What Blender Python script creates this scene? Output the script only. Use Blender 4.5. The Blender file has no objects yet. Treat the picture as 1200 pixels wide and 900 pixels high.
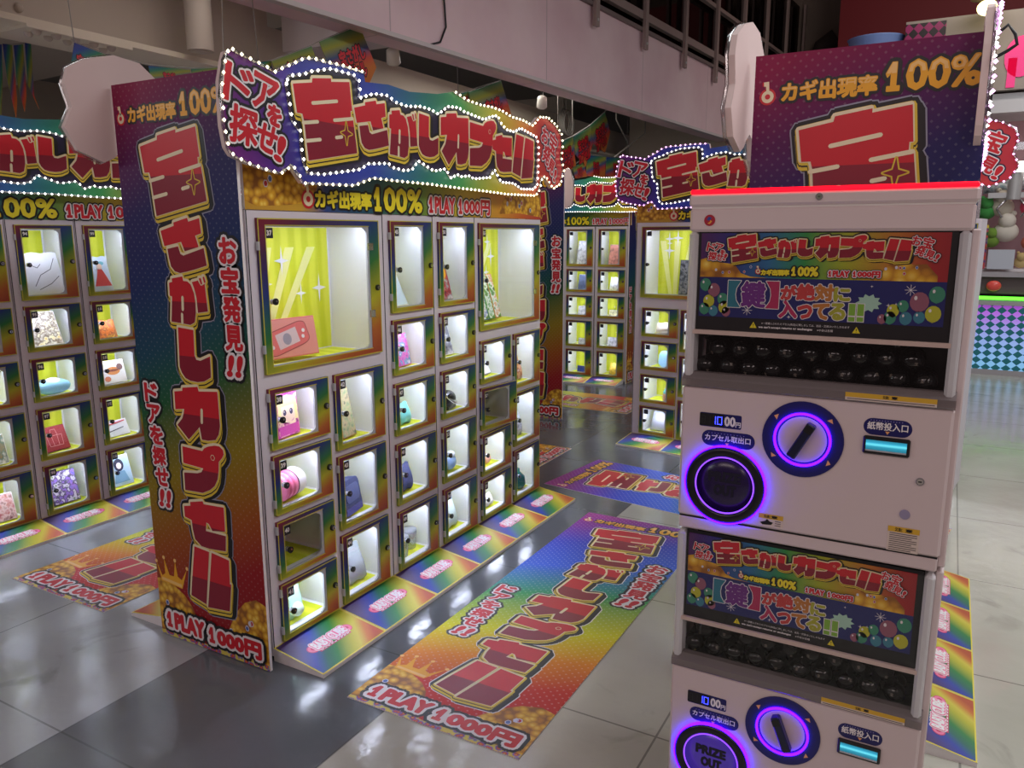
import bpy, math, random
from mathutils import Vector, Matrix
from mathutils.geometry import tessellate_polygon
random.seed(7)
S = bpy.context.scene
COL = S.collection
PI = math.pi
# ------------------------------------------------------------------ camera
YAW, PITCH, ROLL, F = 0.50997, 0.1891, -0.003144, 911.27
CAM = Vector((0, 0, 1.6))
FW = Vector((-math.sin(YAW)*math.cos(PITCH), math.cos(YAW)*math.cos(PITCH), -math.sin(PITCH)))
_r = Vector((math.cos(YAW), math.sin(YAW), 0)); _u = _r.cross(FW)
RT = _r*math.cos(ROLL) + _u*math.sin(ROLL); UP = -_r*math.sin(ROLL) + _u*math.cos(ROLL)
cd = bpy.data.cameras.new('camera'); cam = bpy.data.objects.new('camera', cd); COL.objects.link(cam)
cd.sensor_width = 36; cd.lens = F/1200*36; cd.clip_start = .02
cam.matrix_world = Matrix(((RT.x, UP.x, -FW.x, CAM.x), (RT.y, UP.y, -FW.y, CAM.y), (RT.z, UP.z, -FW.z, CAM.z), (0, 0, 0, 1)))
S.camera = cam
def at(px, py, ax, val):
    d = FW*F + RT*(px-600) + UP*(450-py)
    return CAM + d*((val-CAM[ax])/d[ax])
# ------------------------------------------------------------------ light, exposure
S.view_settings.view_transform = 'Standard'; S.view_settings.look = 'None'
S.view_settings.gamma = 1; S.view_settings.use_curve_mapping = False
S.view_settings.exposure = 0.0
S.cycles.use_denoising = True
S.cycles.max_bounces = 8; S.cycles.transparent_max_bounces = 12
W = bpy.data.worlds.new('world'); S.world = W; W.use_nodes = True
W.node_tree.nodes['Background'].inputs[0].default_value = (1.0, .72, .70, 1)
W.node_tree.nodes['Background'].inputs[1].default_value = .13
LED_POWER = 7.5
def area(name, loc, size, size_y, power, col, rot=(0, 0, 0)):
    l = bpy.data.lights.new(name, 'AREA'); l.shape = 'RECTANGLE'; l.size = size; l.size_y = size_y
    l.energy = power; l.color = col
    o = bpy.data.objects.new(name, l); o.location = loc; o.rotation_euler = rot; COL.objects.link(o); return o
D2R = math.radians
area('unseen_overhead_light', (-3.5, 3.0, 3.08), .2, 1.0, 2.5, (1.0, .93, .86))  # added to brighten the girder web, no fitting modelled here
area('unseen_overhead_light', (.6, 8.4, 4.7), 2.0, .3, 34, (1.0, .86, .80), (D2R(62), 0, 0))  # added light to lift the dark red wall around the marquee
area('unseen_overhead_light', (-3.45, 6.6, 2.95), .25, 2.4, 22, (1.0, .95, .86))  # added fill for the girder and the space under the deck
area('unseen_overhead_light', (-5.8, 4.2, 3.05), .3, 3.0, 20, (1.0, .95, .88))  # extra light put in over the left aisle for floor bounce
area('unseen_overhead_light', (1.5, 3.0, 4.2), 1.2, 3.0, 125, (.95, .98, 1.0))
area('unseen_overhead_light', (2.2, 7.5, 4.2), 1.2, 3.0, 70, (.95, .98, 1.0))
area('unseen_overhead_light', (-1.2, -1.9, 3.3), 2.6, .5, 27, (1.0, .80, .78), (D2R(48), 0, 0))  # added behind the camera for falloff and highlights, in place of ambient
area('unseen_overhead_light', (2.4, -.8, 3.3), .5, 2.2, 21, (1.0, .82, .80), (D2R(38), D2R(38), 0))  # second unseen source behind the camera, added to replace even ambient
area('unseen_overhead_light', (-4.6, -1.0, 2.7), 2.0, .4, 24, (.94, .97, 1.0), (D2R(50), 0, D2R(-14)))  # unseen neutral source, added to lighten the left floor
# ------------------------------------------------------------------ materials
def lin(c):
    return tuple(((v/255)/12.92 if v/255 <= .04045 else ((v/255+.055)/1.055)**2.4) for v in c) + (1,)
MATS = {}
def mat(name, col=(200, 200, 200), rough=.5, metal=0, emit=None, es=0, spec=None, sample=True):
    if name in MATS: return MATS[name]
    m = bpy.data.materials.new(name); m.use_nodes = True; MATS[name] = m
    b = m.node_tree.nodes['Principled BSDF']
    b.inputs['Base Color'].default_value = lin(col); b.inputs['Roughness'].default_value = rough
    b.inputs['Metallic'].default_value = metal
    if spec is not None: b.inputs['Specular IOR Level'].default_value = spec
    if emit:
        b.inputs['Emission Color'].default_value = lin(emit); b.inputs['Emission Strength'].default_value = es
        if not sample: m.cycles.emission_sampling = 'NONE'
    m.diffuse_color = lin(col)
    return m
def N(m, t, **k):
    n = m.node_tree.nodes.new(t)
    for a, v in k.items(): setattr(n, a, v)
    return n
def mth(m, op, a, b=None, c=None):
    n = N(m, 'ShaderNodeMath', operation=op)
    for i, v in enumerate((a, b, c)):
        if v is None: continue
        if isinstance(v, (int, float)): n.inputs[i].default_value = v
        else: m.node_tree.links.new(v, n.inputs[i])
    return n.outputs[0]
def ramp(m, fac, stops, const=False):
    r = N(m, 'ShaderNodeValToRGB'); e = r.color_ramp.elements
    if const: r.color_ramp.interpolation = 'CONSTANT'
    while len(e) < len(stops): e.new(0.5)
    for q, (p, c) in zip(e, stops): q.position = p; q.color = lin(c)
    m.node_tree.links.new(fac, r.inputs[0]); return r.outputs[0]
def objxyz(m):
    t = N(m, 'ShaderNodeTexCoord'); s = N(m, 'ShaderNodeSeparateXYZ')
    m.node_tree.links.new(t.outputs['Object'], s.inputs[0]); return s.outputs[0], s.outputs[1], s.outputs[2], t.outputs['Object']
def link_base(m, c): m.node_tree.links.new(c, m.node_tree.nodes['Principled BSDF'].inputs['Base Color'])
def mixc(m, f, a, b):
    n = N(m, 'ShaderNodeMix', data_type='RGBA')
    for i, v in ((0, f), (6, a), (7, b)):
        if isinstance(v, (int, float)): n.inputs[i].default_value = v
        elif isinstance(v, tuple): n.inputs[i].default_value = lin(v)
        else: m.node_tree.links.new(v, n.inputs[i])
    return n.outputs[2]
RAIN = [(0, (140, 32, 120)), (.12, (78, 36, 140)), (.24, (38, 52, 160)), (.38, (34, 84, 186)), (.53, (44, 140, 74)), (.69, (214, 206, 30)), (.82, (214, 110, 30)), (.92, (200, 38, 40)), (1, (190, 34, 40))]
def grad(name, ax, ay, b, stops=RAIN, dots=0., pitch=.03, rough=.38, dotcol=(255, 255, 255)):
    """print with a colour gradient along the sheet (t = ax*x + ay*y + b) and a star-dot pattern"""
    if name in MATS: return MATS[name]
    m = mat(name, (128, 128, 128), rough)
    x, y, z, v = objxyz(m)
    t = mth(m, 'ADD', mth(m, 'MULTIPLY_ADD', x, ax, b), mth(m, 'MULTIPLY', y, ay))
    c = ramp(m, t, stops)
    if dots:
        yy = mth(m, 'DIVIDE', y, pitch*.5); row = mth(m, 'FLOOR', yy)
        xx = mth(m, 'ADD', mth(m, 'DIVIDE', x, pitch), mth(m, 'MULTIPLY', row, .5))
        fx = mth(m, 'SUBTRACT', mth(m, 'FRACT', xx), .5); fy = mth(m, 'MULTIPLY', mth(m, 'SUBTRACT', mth(m, 'FRACT', yy), .5), .5)
        d = mth(m, 'ADD', mth(m, 'ABSOLUTE', fx), mth(m, 'ABSOLUTE', fy))
        k = mth(m, 'MULTIPLY', mth(m, 'LESS_THAN', d, .14), dots)
        c = mixc(m, k, c, dotcol)
    link_base(m, c); return m
def vor(name, stops, scale, rough=.4, kind='F1', bump=0):
    if name in MATS: return MATS[name]
    m = mat(name, (128, 128, 128), rough); x, y, z, v = objxyz(m)
    n = N(m, 'ShaderNodeTexVoronoi'); n.inputs['Scale'].default_value = scale
    m.node_tree.links.new(v, n.inputs['Vector'])
    link_base(m, ramp(m, n.outputs['Distance'], stops)); return m
def blot(name, cols, scale=40, rough=.4):
    """printed packaging: patches of several ink colours"""
    if name in MATS: return MATS[name]
    m = mat(name, cols[0], rough); x, y, z, v = objxyz(m)
    n = N(m, 'ShaderNodeTexNoise'); n.inputs['Scale'].default_value = scale; n.inputs['Detail'].default_value = 2
    m.node_tree.links.new(v, n.inputs['Vector'])
    st = [(.30+.4*i/max(1, len(cols)-1), c) for i, c in enumerate(cols)]
    link_base(m, ramp(m, n.outputs[0], st, False)); return m
def clear(name, tint=(255, 255, 255), refl=.03, rough=.03, opac=0, opcol=(200, 200, 200)):
    if name in MATS: return MATS[name]
    m = bpy.data.materials.new(name); m.use_nodes = True; MATS[name] = m; nt = m.node_tree; nt.nodes.clear()
    o = nt.nodes.new('ShaderNodeOutputMaterial'); t = nt.nodes.new('ShaderNodeBsdfTransparent'); t.inputs[0].default_value = lin(tint)
    g = nt.nodes.new('ShaderNodeBsdfGlossy'); g.inputs['Roughness'].default_value = rough
    mx = nt.nodes.new('ShaderNodeMixShader'); mx.inputs[0].default_value = refl
    nt.links.new(t.outputs[0], mx.inputs[1]); nt.links.new(g.outputs[0], mx.inputs[2]); out = mx
    if opac:
        d = nt.nodes.new('ShaderNodeBsdfDiffuse'); d.inputs[0].default_value = lin(opcol)
        m2 = nt.nodes.new('ShaderNodeMixShader'); m2.inputs[0].default_value = opac
        nt.links.new(mx.outputs[0], m2.inputs[1]); nt.links.new(d.outputs[0], m2.inputs[2]); out = m2
    nt.links.new(out.outputs[0], o.inputs[0]); return m
# ------------------------------------------------------------------ mesh building
class MB:
    def __init__(s, M=None): s.v = []; s.f = []; s.mi = []; s.sm = []; s.mats = []; s.M = M or Matrix()
    def m(s, mt):
        if mt not in s.mats: s.mats.append(mt)
        return s.mats.index(mt)
    def add(s, vs, fs, mt, smooth=False):
        k = len(s.v); i = s.m(mt)
        s.v += [s.M @ Vector(p) for p in vs]
        for f in fs: s.f.append([k+q for q in f]); s.mi.append(i); s.sm.append(smooth)
    def quad(s, a, b, c, d, mt): s.add([a, b, c, d], [(0, 1, 2, 3)], mt)
    def box(s, x0, x1, y0, y1, z0, z1, mt, bev=0):
        if bev:
            b = bev; P = []; Fc = []
            import itertools
            # chamfered box: 24 verts
            idx = {}
            for cx, cy, cz in itertools.product((0, 1), repeat=3):
                X, Y, Z = (x0, x1)[cx], (y0, y1)[cy], (z0, z1)[cz]
                sx, sy, sz = (b, -b)[cx], (b, -b)[cy], (b, -b)[cz]
                for k, p in enumerate(((X, Y+sy, Z+sz), (X+sx, Y, Z+sz), (X+sx, Y+sy, Z))): idx[cx, cy, cz, k] = len(P); P.append(p)
            I = lambda *a: idx[a]
            for c in (0, 1):
                q = [I(c, 0, 0, 0), I(c, 0, 1, 0), I(c, 1, 1, 0), I(c, 1, 0, 0)]; Fc.append(q if not c else q[::-1])
                q = [I(0, c, 0, 1), I(1, c, 0, 1), I(1, c, 1, 1), I(0, c, 1, 1)]; Fc.append(q if not c else q[::-1])
                q = [I(0, 0, c, 2), I(0, 1, c, 2), I(1, 1, c, 2), I(1, 0, c, 2)]; Fc.append(q if not c else q[::-1])
            for a, d in itertools.product((0, 1), repeat=2):
                Fc.append([I(a, d, 0, 0), I(a, d, 1, 0), I(a, d, 1, 1), I(a, d, 0, 1)])
                Fc.append([I(a, 0, d, 0), I(a, 1, d, 0), I(a, 1, d, 2), I(a, 0, d, 2)])
                Fc.append([I(0, a, d, 1), I(1, a, d, 1), I(1, a, d, 2), I(0, a, d, 2)])
            for t in itertools.product((0, 1), repeat=3): Fc.append([I(*t, 0), I(*t, 1), I(*t, 2)])
            s.add(P, Fc, mt); return
        s.add([(x0, y0, z0), (x1, y0, z0), (x1, y1, z0), (x0, y1, z0), (x0, y0, z1), (x1, y0, z1), (x1, y1, z1), (x0, y1, z1)],
              [(0, 3, 2, 1), (4, 5, 6, 7), (0, 1, 5, 4), (1, 2, 6, 5), (2, 3, 7, 6), (3, 0, 4, 7)], mt)
    def prism(s, poly, z0, z1, top, side=None, bottom=None):
        n = len(poly); side = side or top; bottom = bottom or side
        T = tessellate_polygon([[Vector((x, y, 0)) for x, y in poly]])
        s.add([(x, y, z1) for x, y in poly], [orient(t, poly) for t in T], top)
        s.add([(x, y, z0) for x, y in poly], [orient(t, poly)[::-1] for t in T], bottom)
        ar = sum(poly[i][0]*poly[(i+1) % n][1]-poly[(i+1) % n][0]*poly[i][1] for i in range(n))
        F_ = []
        for i in range(n):
            j = (i+1) % n; q = (i, j, n+j, n+i); F_.append(q if ar > 0 else q[::-1])
        s.add([(x, y, z0) for x, y in poly]+[(x, y, z1) for x, y in poly], F_, side)
    def lathe(s, prof, c, axis, mt, n=24, smooth=True, cap=True):
        ax = Vector(axis).normalized(); e = ax.orthogonal().normalized(); g = ax.cross(e); c = Vector(c)
        vs = []; fs = []
        for r, h in prof:
            for i in range(n):
                a = 2*PI*i/n; vs.append(c+ax*h+(e*math.cos(a)+g*math.sin(a))*r)
        for k in range(len(prof)-1):
            for i in range(n):
                j = (i+1) % n; fs.append((k*n+i, k*n+j, (k+1)*n+j, (k+1)*n+i))
        s.add(vs, fs, mt, smooth)
        if cap:
            if prof[-1][0] > 1e-5: s.add(vs[-n:], [tuple(range(n))], mt)
            if prof[0][0] > 1e-5: s.add(vs[:n], [tuple(range(n))[::-1]], mt)
    def cyl(s, c, axis, r, h, mt, n=20): s.lathe([(r, 0), (r, h)], c, axis, mt, n)
    def sph(s, c, r, mt, n=14, k=8, sc=(1, 1, 1)):
        M0 = s.M; s.M = M0 @ Matrix.Translation(c) @ Matrix.Diagonal((*sc, 1))
        s.lathe([(max(1e-6, r*math.sin(PI*i/k)), -r*math.cos(PI*i/k)) for i in range(k+1)], (0, 0, 0), (0, 0, 1), mt, n, True, False); s.M = M0
    def tube(s, pts, r, mt, n=8, closed=False):
        pts = [Vector(p) for p in pts]; L = len(pts); vs = []; fs = []; up = None
        for i, p in enumerate(pts):
            a = pts[(i-1) % L] if closed or i else p; b = pts[(i+1) % L] if closed or i < L-1 else p
            t = (b-a).normalized()
            if up is None: up = t.orthogonal().normalized()
            e = (up-t*up.dot(t)).normalized(); up = e; g = t.cross(e)
            for k in range(n):
                w = 2*PI*k/n; vs.append(p+(e*math.cos(w)+g*math.sin(w))*r)
        for i in range(L if closed else L-1):
            j = (i+1) % L
            for k in range(n): q = (k+1) % n; fs.append((i*n+k, i*n+q, j*n+q, j*n+k))
        if not closed: fs += [tuple(range(n))[::-1], tuple((L-1)*n+k for k in range(n))]
        s.add(vs, fs, mt, True)
    def ring(s, c, r0, r1, z0, z1, mt, n=48):
        """annulus lying in the local XY plane between z0 and z1"""
        s.lathe([(r0, z0), (r1, z0), (r1, z1), (r0, z1), (r0, z0)], (c[0], c[1], 0), (0, 0, 1), mt, n, False, False)
    def mesh(s, name):
        me = bpy.data.meshes.new(name); me.from_pydata([tuple(v) for v in s.v], [], s.f)
        for mt in s.mats: me.materials.append(mt)
        me.polygons.foreach_set('material_index', s.mi); me.polygons.foreach_set('use_smooth', s.sm); me.update(); return me
    def obj(s, name, parent=None, M=None): return put(s.mesh(name), name, parent, M)
def orient(t, poly):
    a, b, c = (poly[i] for i in t)
    return t if (b[0]-a[0])*(c[1]-a[1])-(b[1]-a[1])*(c[0]-a[0]) > 0 else (t[0], t[2], t[1])
def put(me, name, parent=None, M=None):
    o = bpy.data.objects.new(name, me); COL.objects.link(o)
    if parent: o.parent = parent
    if M is not None: o.matrix_local = M
    return o
def tag(o, label, cat, group=None):
    o['label'] = label; o['category'] = cat
    if group: o['group'] = group
    return o
def thing(name, label, cat, M=None, group=None):
    o = bpy.data.objects.new(name, None); COL.objects.link(o); o.empty_display_size = .1
    if M is not None: o.matrix_world = M
    return tag(o, label, cat, group)
def struct(o, kind='structure'): o['kind'] = kind; return o
def TR(x, y, z): return Matrix.Translation((x, y, z))
def RZ(d): return Matrix.Rotation(math.radians(d), 4, 'Z')
def RX(d): return Matrix.Rotation(math.radians(d), 4, 'X')
def RY(d): return Matrix.Rotation(math.radians(d), 4, 'Y')
UPRIGHT = RX(90)   # sheet x -> x, sheet y -> up, sheet normal -> -y (towards the viewer of a front)
# ------------------------------------------------------------------ lettering
TXT = {}
def text_shape(t):
    if t in TXT: return TXT[t]
    cu = bpy.data.curves.new('t', 'FONT'); cu.body = t; cu.resolution_u = 2
    o = bpy.data.objects.new('t', cu); COL.objects.link(o)
    me = bpy.data.meshes.new_from_object(o.evaluated_get(bpy.context.evaluated_depsgraph_get()))
    V = [(v.co.x, v.co.y) for v in me.vertices]; Fc = [tuple(p.vertices) for p in me.polygons]
    cnt = {}
    for f in Fc:
        for i in range(len(f)):
            e = tuple(sorted((f[i], f[(i+1) % len(f)]))); cnt[e] = cnt.get(e, 0)+1
    E = [e for e, c in cnt.items() if c == 1]
    x0 = min(v[0] for v in V); x1 = max(v[0] for v in V); y0 = min(v[1] for v in V); y1 = max(v[1] for v in V)
    V = [((x-x0)/(x1-x0 or 1), (y-y0)/(y1-y0 or 1)) for x, y in V]
    bpy.data.objects.remove(o); bpy.data.curves.remove(cu); bpy.data.meshes.remove(me)
    TXT[t] = (V, Fc, E, (x1-x0)/(y1-y0 or 1)); return TXT[t]
def poly_shape(loops):
    V = []; Fc = []; E = []
    for L in loops:
        k = len(V); V += list(L); n = len(L)
        Fc += [tuple(k+i for i in orient(t, L)) for t in tessellate_polygon([[Vector((x, y, 0)) for x, y in L]])]
        E += [(k+i, k+(i+1) % n) for i in range(n)]
    return V, Fc, E, 1
def place(sh, box, rot=0, shear=0):
    x0, y0, x1, y1 = box; cx, cy = (x0+x1)/2, (y0+y1)/2; c, s_ = math.cos(math.radians(rot)), math.sin(math.radians(rot))
    out = []
    for u, v in sh[0]:
        x = (u-.5)*(x1-x0)+shear*(v-.5)*(y1-y0); y = (v-.5)*(y1-y0)
        out.append((cx+x*c-y*s_, cy+x*s_+y*c))
    return out, sh[1], sh[2]
from mathutils.geometry import delaunay_2d_cdt
def flat(mb, polys, mt, z):
    """one flat printed layer: the union of overlapping polygons, without any face lying on another"""
    K = 200.
    P = []
    for p in polys:
        q = []
        for x, y in p:
            c = (round(x*K, 4), round(y*K, 4))
            if not q or c != q[-1]: q.append(c)
        if len(q) > 2 and q[0] == q[-1]: q.pop()
        ar = sum(q[i][0]*q[(i+1) % len(q)][1]-q[(i+1) % len(q)][0]*q[i][1] for i in range(len(q)))
        if len(q) > 2 and abs(ar) > 1e-5: P.append(q if ar > 0 else q[::-1])
    vs = []; fs = []
    for p in P:
        k = len(vs); vs += [Vector(c) for c in p]; fs.append(list(range(k, k+len(p))))
    if len(P) > 1:
        V, E_, F_, _, _, of = delaunay_2d_cdt(vs, [], fs, 0, 1e-5)
        def inside(c, p):
            r = False; n = len(p)
            for i in range(n):
                (x0, y0), (x1, y1) = p[i], p[(i+1) % n]
                if (y0 > c[1]) != (y1 > c[1]) and c[0] < (x1-x0)*(c[1]-y0)/(y1-y0)+x0: r = not r
            return r
        keep = []
        for f, o in zip(F_, of):
            if o:
                c = (sum(V[i].x for i in f)/len(f), sum(V[i].y for i in f)/len(f))
                if any(inside(c, P[j]) for j in o): keep.append(f)
        fs = keep; vs = V
    mb.add([(v.x/K, v.y/K, z) for v in vs], [tuple(f) for f in fs], mt)
def fpolys(P): return [[P[0][i] for i in f] for f in P[1]]
def spolys(P, w, dx=0, dy=0):
    out = []; seen = set()
    for a, b in P[2]:
        (x0, y0), (x1, y1) = P[0][a], P[0][b]; L = math.hypot(x1-x0, y1-y0)
        if L > 1e-7:
            nx, ny = -(y1-y0)/L*w, (x1-x0)/L*w
            out.append([(x0-nx+dx, y0-ny+dy), (x1-nx+dx, y1-ny+dy), (x1+nx+dx, y1+ny+dy), (x0+nx+dx, y0+ny+dy)])
        for q in (a, b):
            if q in seen: continue
            seen.add(q); x, y = P[0][q]; out.append([(x+w*h[0]+dx, y+w*h[1]+dy) for h in HEX])
    return out
def clip(P, yc, below=True):
    res = []
    for f in P[1]:
        q = [P[0][i] for i in f]; out = []
        for i in range(len(q)):
            a, b = q[i], q[(i+1) % len(q)]; ia = (a[1] <= yc) == below; ib = (b[1] <= yc) == below
            if ia: out.append(a)
            if ia != ib:
                t = (yc-a[1])/(b[1]-a[1]); out.append((a[0]+(b[0]-a[0])*t, yc))
        if len(out) > 2: res.append(out)
    return res
HEX = [(math.cos(i*PI/3), math.sin(i*PI/3)) for i in range(6)]
def fill(mb, P, mt, z): mb.add([(x, y, z) for x, y in P[0]], P[1], mt)
def stroke(mb, P, w, mt, z, dx=0, dy=0): flat(mb, spolys(P, w, dx, dy), mt, z)
def line(mb, a, b, w, mt, z): flat(mb, spolys(([a, b], [], [(0, 1)]), w), mt, z)
LZ = .0006
def letters(mb, t, box, mt, z=1, bold=0, outs=(), rot=0, shear=0, top=None):
    """text stretched into a box; outs = ((width, material), ...) from the inside out"""
    if len(t) > 1 and t[0] == '1':      # a wide block figure one, then the rest of the word
        rest = t[1:]; w1 = (box[3]-box[1])*.46; h = box[3]-box[1]
        Ps = [place(poly_shape([[(0, .62), (.42, 1), (.74, 1), (.74, .16), (1, .16), (1, 0), (.1, 0), (.1, .16), (.38, .16), (.38, .68), (.1, .5)]]), (box[0], box[1], box[0]+w1, box[3]), rot), place(text_shape(rest), (box[0]+w1+h*.14+bold*2, box[1], box[2], box[3]), rot, shear)]
    else: Ps = [place(text_shape(t), box, rot, shear)]
    n = len(outs); F_ = sum([fpolys(P) for P in Ps], [])
    for i, (w, om) in enumerate(outs): flat(mb, F_+sum([spolys(P, bold+w) for P in Ps], []), om, (z+n-1-i)*LZ)
    flat(mb, F_+(sum([spolys(P, bold*(.45 if len(P[1]) < 12 else 1)) for P in Ps], []) if bold else []), mt, (z+n)*LZ)
    if top: flat(mb, sum([clip(P, (box[1]+box[3])/2+(box[3]-box[1])*.12, False) for P in Ps], []), top, (z+n+.6)*LZ)
def cluster(mb, items, mt, z, bold, outs):
    """several turned letters sharing one outline: (text, x, y, height, turn)"""
    Ps = [place(text_shape(c), (x-(.38 if c == '!' else .96)*h/2, y-h/2, x+(.38 if c == '!' else .96)*h/2, y+h/2), r) for c, x, y, h, r in items]
    F_ = sum([fpolys(P) for P in Ps], []); n = len(outs)
    for i, (w, om) in enumerate(outs): flat(mb, F_+sum([spolys(P, bold+w) for P in Ps], []), om, (z+n-1-i)*LZ)
    flat(mb, F_+sum([spolys(P, bold) for P in Ps], []), mt, (z+n)*LZ)
GLY = {
'宝': ([[(0.00,0.83),(0.29,0.89),(0.30,0.94),(0.60,0.99),(0.60,0.95),(0.91,1.00),(0.94,0.66),(0.91,0.66),(0.91,0.56),(0.95,0.56),(1.00,0.16),(0.18,0.00),(0.14,0.44),(0.12,0.52),(0.04,0.52)]],[[(0.28,0.66),(0.68,0.74)],[(0.12,0.42),(0.35,0.46)],[(0.62,0.51),(0.94,0.57)],[(0.15,0.22),(0.38,0.26)],[(0.64,0.31),(0.74,0.33)]]),
'さ': ([[(0.00,0.77),(0.32,0.86),(0.32,0.92),(0.64,1.00),(0.66,0.93),(0.91,0.99),(0.93,0.72),(0.79,0.68),(0.85,0.48),(0.53,0.40),(0.46,0.57),(0.06,0.49)],[(0.13,0.44),(0.38,0.49),(0.42,0.35),(0.49,0.32),(0.96,0.46),(1.00,0.15),(0.75,0.08),(0.54,0.03),(0.38,0.00),(0.26,0.03),(0.18,0.12),(0.15,0.27)]],[]),
'が': ([[(0.02,0.85),(0.11,0.87),(0.10,0.94),(0.39,0.99),(0.41,0.90),(0.52,0.89),(0.60,0.83),(0.67,0.66),(0.69,0.46),(0.68,0.26),(0.63,0.06),(0.51,0.00),(0.31,0.02),(0.00,0.04),(0.05,0.40),(0.07,0.57),(0.01,0.58)],[(0.64,0.88),(0.80,0.92),(0.86,0.82),(0.90,0.82),(0.97,0.86),(1.00,0.30),(0.74,0.26),(0.73,0.57),(0.69,0.74)],[(0.83,0.96),(0.88,0.97),(0.91,0.85),(0.87,0.84)],[(0.93,0.99),(0.97,1.00),(1.00,0.89),(0.96,0.87)]],[[(0.36,0.56),(0.34,0.31)],[(0.31,0.21),(0.30,0.03)]]),
'し': ([[(0.05,1.00),(0.54,0.97),(0.51,0.50),(0.56,0.42),(0.69,0.41),(1.00,0.51),(0.98,0.12),(0.76,0.03),(0.54,0.00),(0.32,0.01),(0.16,0.05),(0.06,0.14),(0.00,0.25)]],[]),
'カ': ([[(0.01,0.86),(0.20,0.89),(0.21,0.95),(0.56,1.00),(0.58,0.92),(1.00,0.96),(1.00,0.34),(0.96,0.19),(0.88,0.08),(0.71,0.04),(0.57,0.04),(0.54,0.27),(0.26,0.00),(0.02,0.24),(0.15,0.38),(0.19,0.48),(0.21,0.56),(0.00,0.53)]],[[(0.62,0.59),(0.60,0.36)]]),
'プ': ([[(0.02,0.87),(0.50,0.85),(0.55,0.91),(0.65,0.96),(0.80,1.00),(0.91,1.00),(0.99,0.94),(1.00,0.86),(0.95,0.78),(0.87,0.70),(0.85,0.52),(0.81,0.35),(0.73,0.21),(0.61,0.11),(0.43,0.02),(0.00,0.00),(0.01,0.35),(0.34,0.39),(0.44,0.43),(0.49,0.51),(0.01,0.54)]],[]),
'セ': ([[(0.17,0.92),(0.49,1.00),(0.51,0.94),(1.00,0.97),(0.99,0.46),(0.68,0.41),(0.60,0.54),(0.54,0.56),(0.51,0.37),(1.00,0.37),(0.97,0.04),(0.57,0.00),(0.37,0.01),(0.22,0.13),(0.18,0.34),(0.17,0.53),(0.00,0.57),(0.00,0.80),(0.17,0.84)]],[]),
'ル': ([[(0.18,1.00),(0.53,0.97),(0.36,0.04),(0.00,0.12),(0.06,0.44)],[(0.59,0.97),(0.99,0.92),(0.97,0.52),(1.00,0.52),(0.92,0.05),(0.40,0.00)]],[])}
RED = mat('print_red', (205, 22, 40), .38); MAROON = mat('print_dark_red', (138, 16, 44), .38)
BLACK = mat('print_black', (14, 12, 18), .4); CREAM = mat('print_cream', (238, 226, 190), .4); GOLDY = mat('print_yellow', (226, 196, 60), .4)
WHITE = mat('print_white', (236, 230, 232), .4); GOLD = mat('print_gold', (238, 172, 28), .4); GOLDL = mat('print_pale_gold', (246, 200, 120), .4)
YEL = mat('print_bright_yellow', (240, 222, 40), .4)
def logo(mb, boxes, z, w, backing=True, thin=None, shadow=True):
    """the eight-letter title; boxes = letter -> (x0, y0, x1, y1)"""
    Ps = [(k, place(poly_shape(GLY[k][0]), b), b) for k, b in boxes.items()]
    AF = sum([fpolys(P) for k, P, b in Ps], [])
    lay = lambda wd, dx=0, dy=0, ks=None: sum([spolys(P, wd, dx, dy) for k, P, b in Ps if ks is None or k in ks], [])
    if backing:
        blk = AF+lay(w*2.6)+lay(w*2.2, w*1.5, -w*1.5)
        if thin: flat(mb, AF+lay(w*3.1)+lay(w*2.7, w*1.5, -w*1.5), thin, z*LZ)
        flat(mb, blk, BLACK, (z+1)*LZ)
    if shadow: flat(mb, lay(w*1.3, 0, -w*1.7), GOLDY, (z+2)*LZ)
    flat(mb, lay(w*1.4, 0, -w*.4), BLACK, (z+2.6)*LZ)
    flat(mb, lay(w*1.25, 0, 0), GOLDY, (z+3.2)*LZ); flat(mb, lay(w*.7, -w*.3, w*.4), CREAM, (z+3.8)*LZ)
    for k, P, b in Ps:
        fill(mb, P, RED, (z+5)*LZ); flat(mb, clip(P, b[1]+(b[3]-b[1])*.47), MAROON, (z+5.6)*LZ)
        X = lambda p: (b[0]+(b[2]-b[0])*p[0], b[1]+(b[3]-b[1])*p[1])
        for sl in GLY[k][1]: line(mb, X(sl[0]), X(sl[1]), w*.75, CREAM, (z+6.2)*LZ)
        if k == '宝':
            c = X((.82, .38)); rw, rh = (b[2]-b[0])*.10, (b[3]-b[1])*.14
            st = [(c[0]+rw*q*math.sin(i*PI/4), c[1]+rh*q*math.cos(i*PI/4)) for i in range(8) for q in ((1, .3)[i % 2],)]
            SP = poly_shape([st]); stroke(mb, SP, w*.5, GOLDY, (z+6.8)*LZ); fill(mb, SP, MAROON, (z+7.4)*LZ)
        if k == 'プ':
            c = X((.74, .76)); r = w*1.1; circ = [(c[0]+r*h[0], c[1]+r*h[1]) for h in HEX]
            CP = poly_shape([circ]); stroke(mb, CP, w*.3, CREAM, (z+6.8)*LZ); fill(mb, CP, RED, (z+7.4)*LZ)
def disc(c, rx, ry=None, n=16): return [(c[0]+rx*math.cos(2*PI*i/n), c[1]+(ry or rx)*math.sin(2*PI*i/n)) for i in range(n)]
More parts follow.
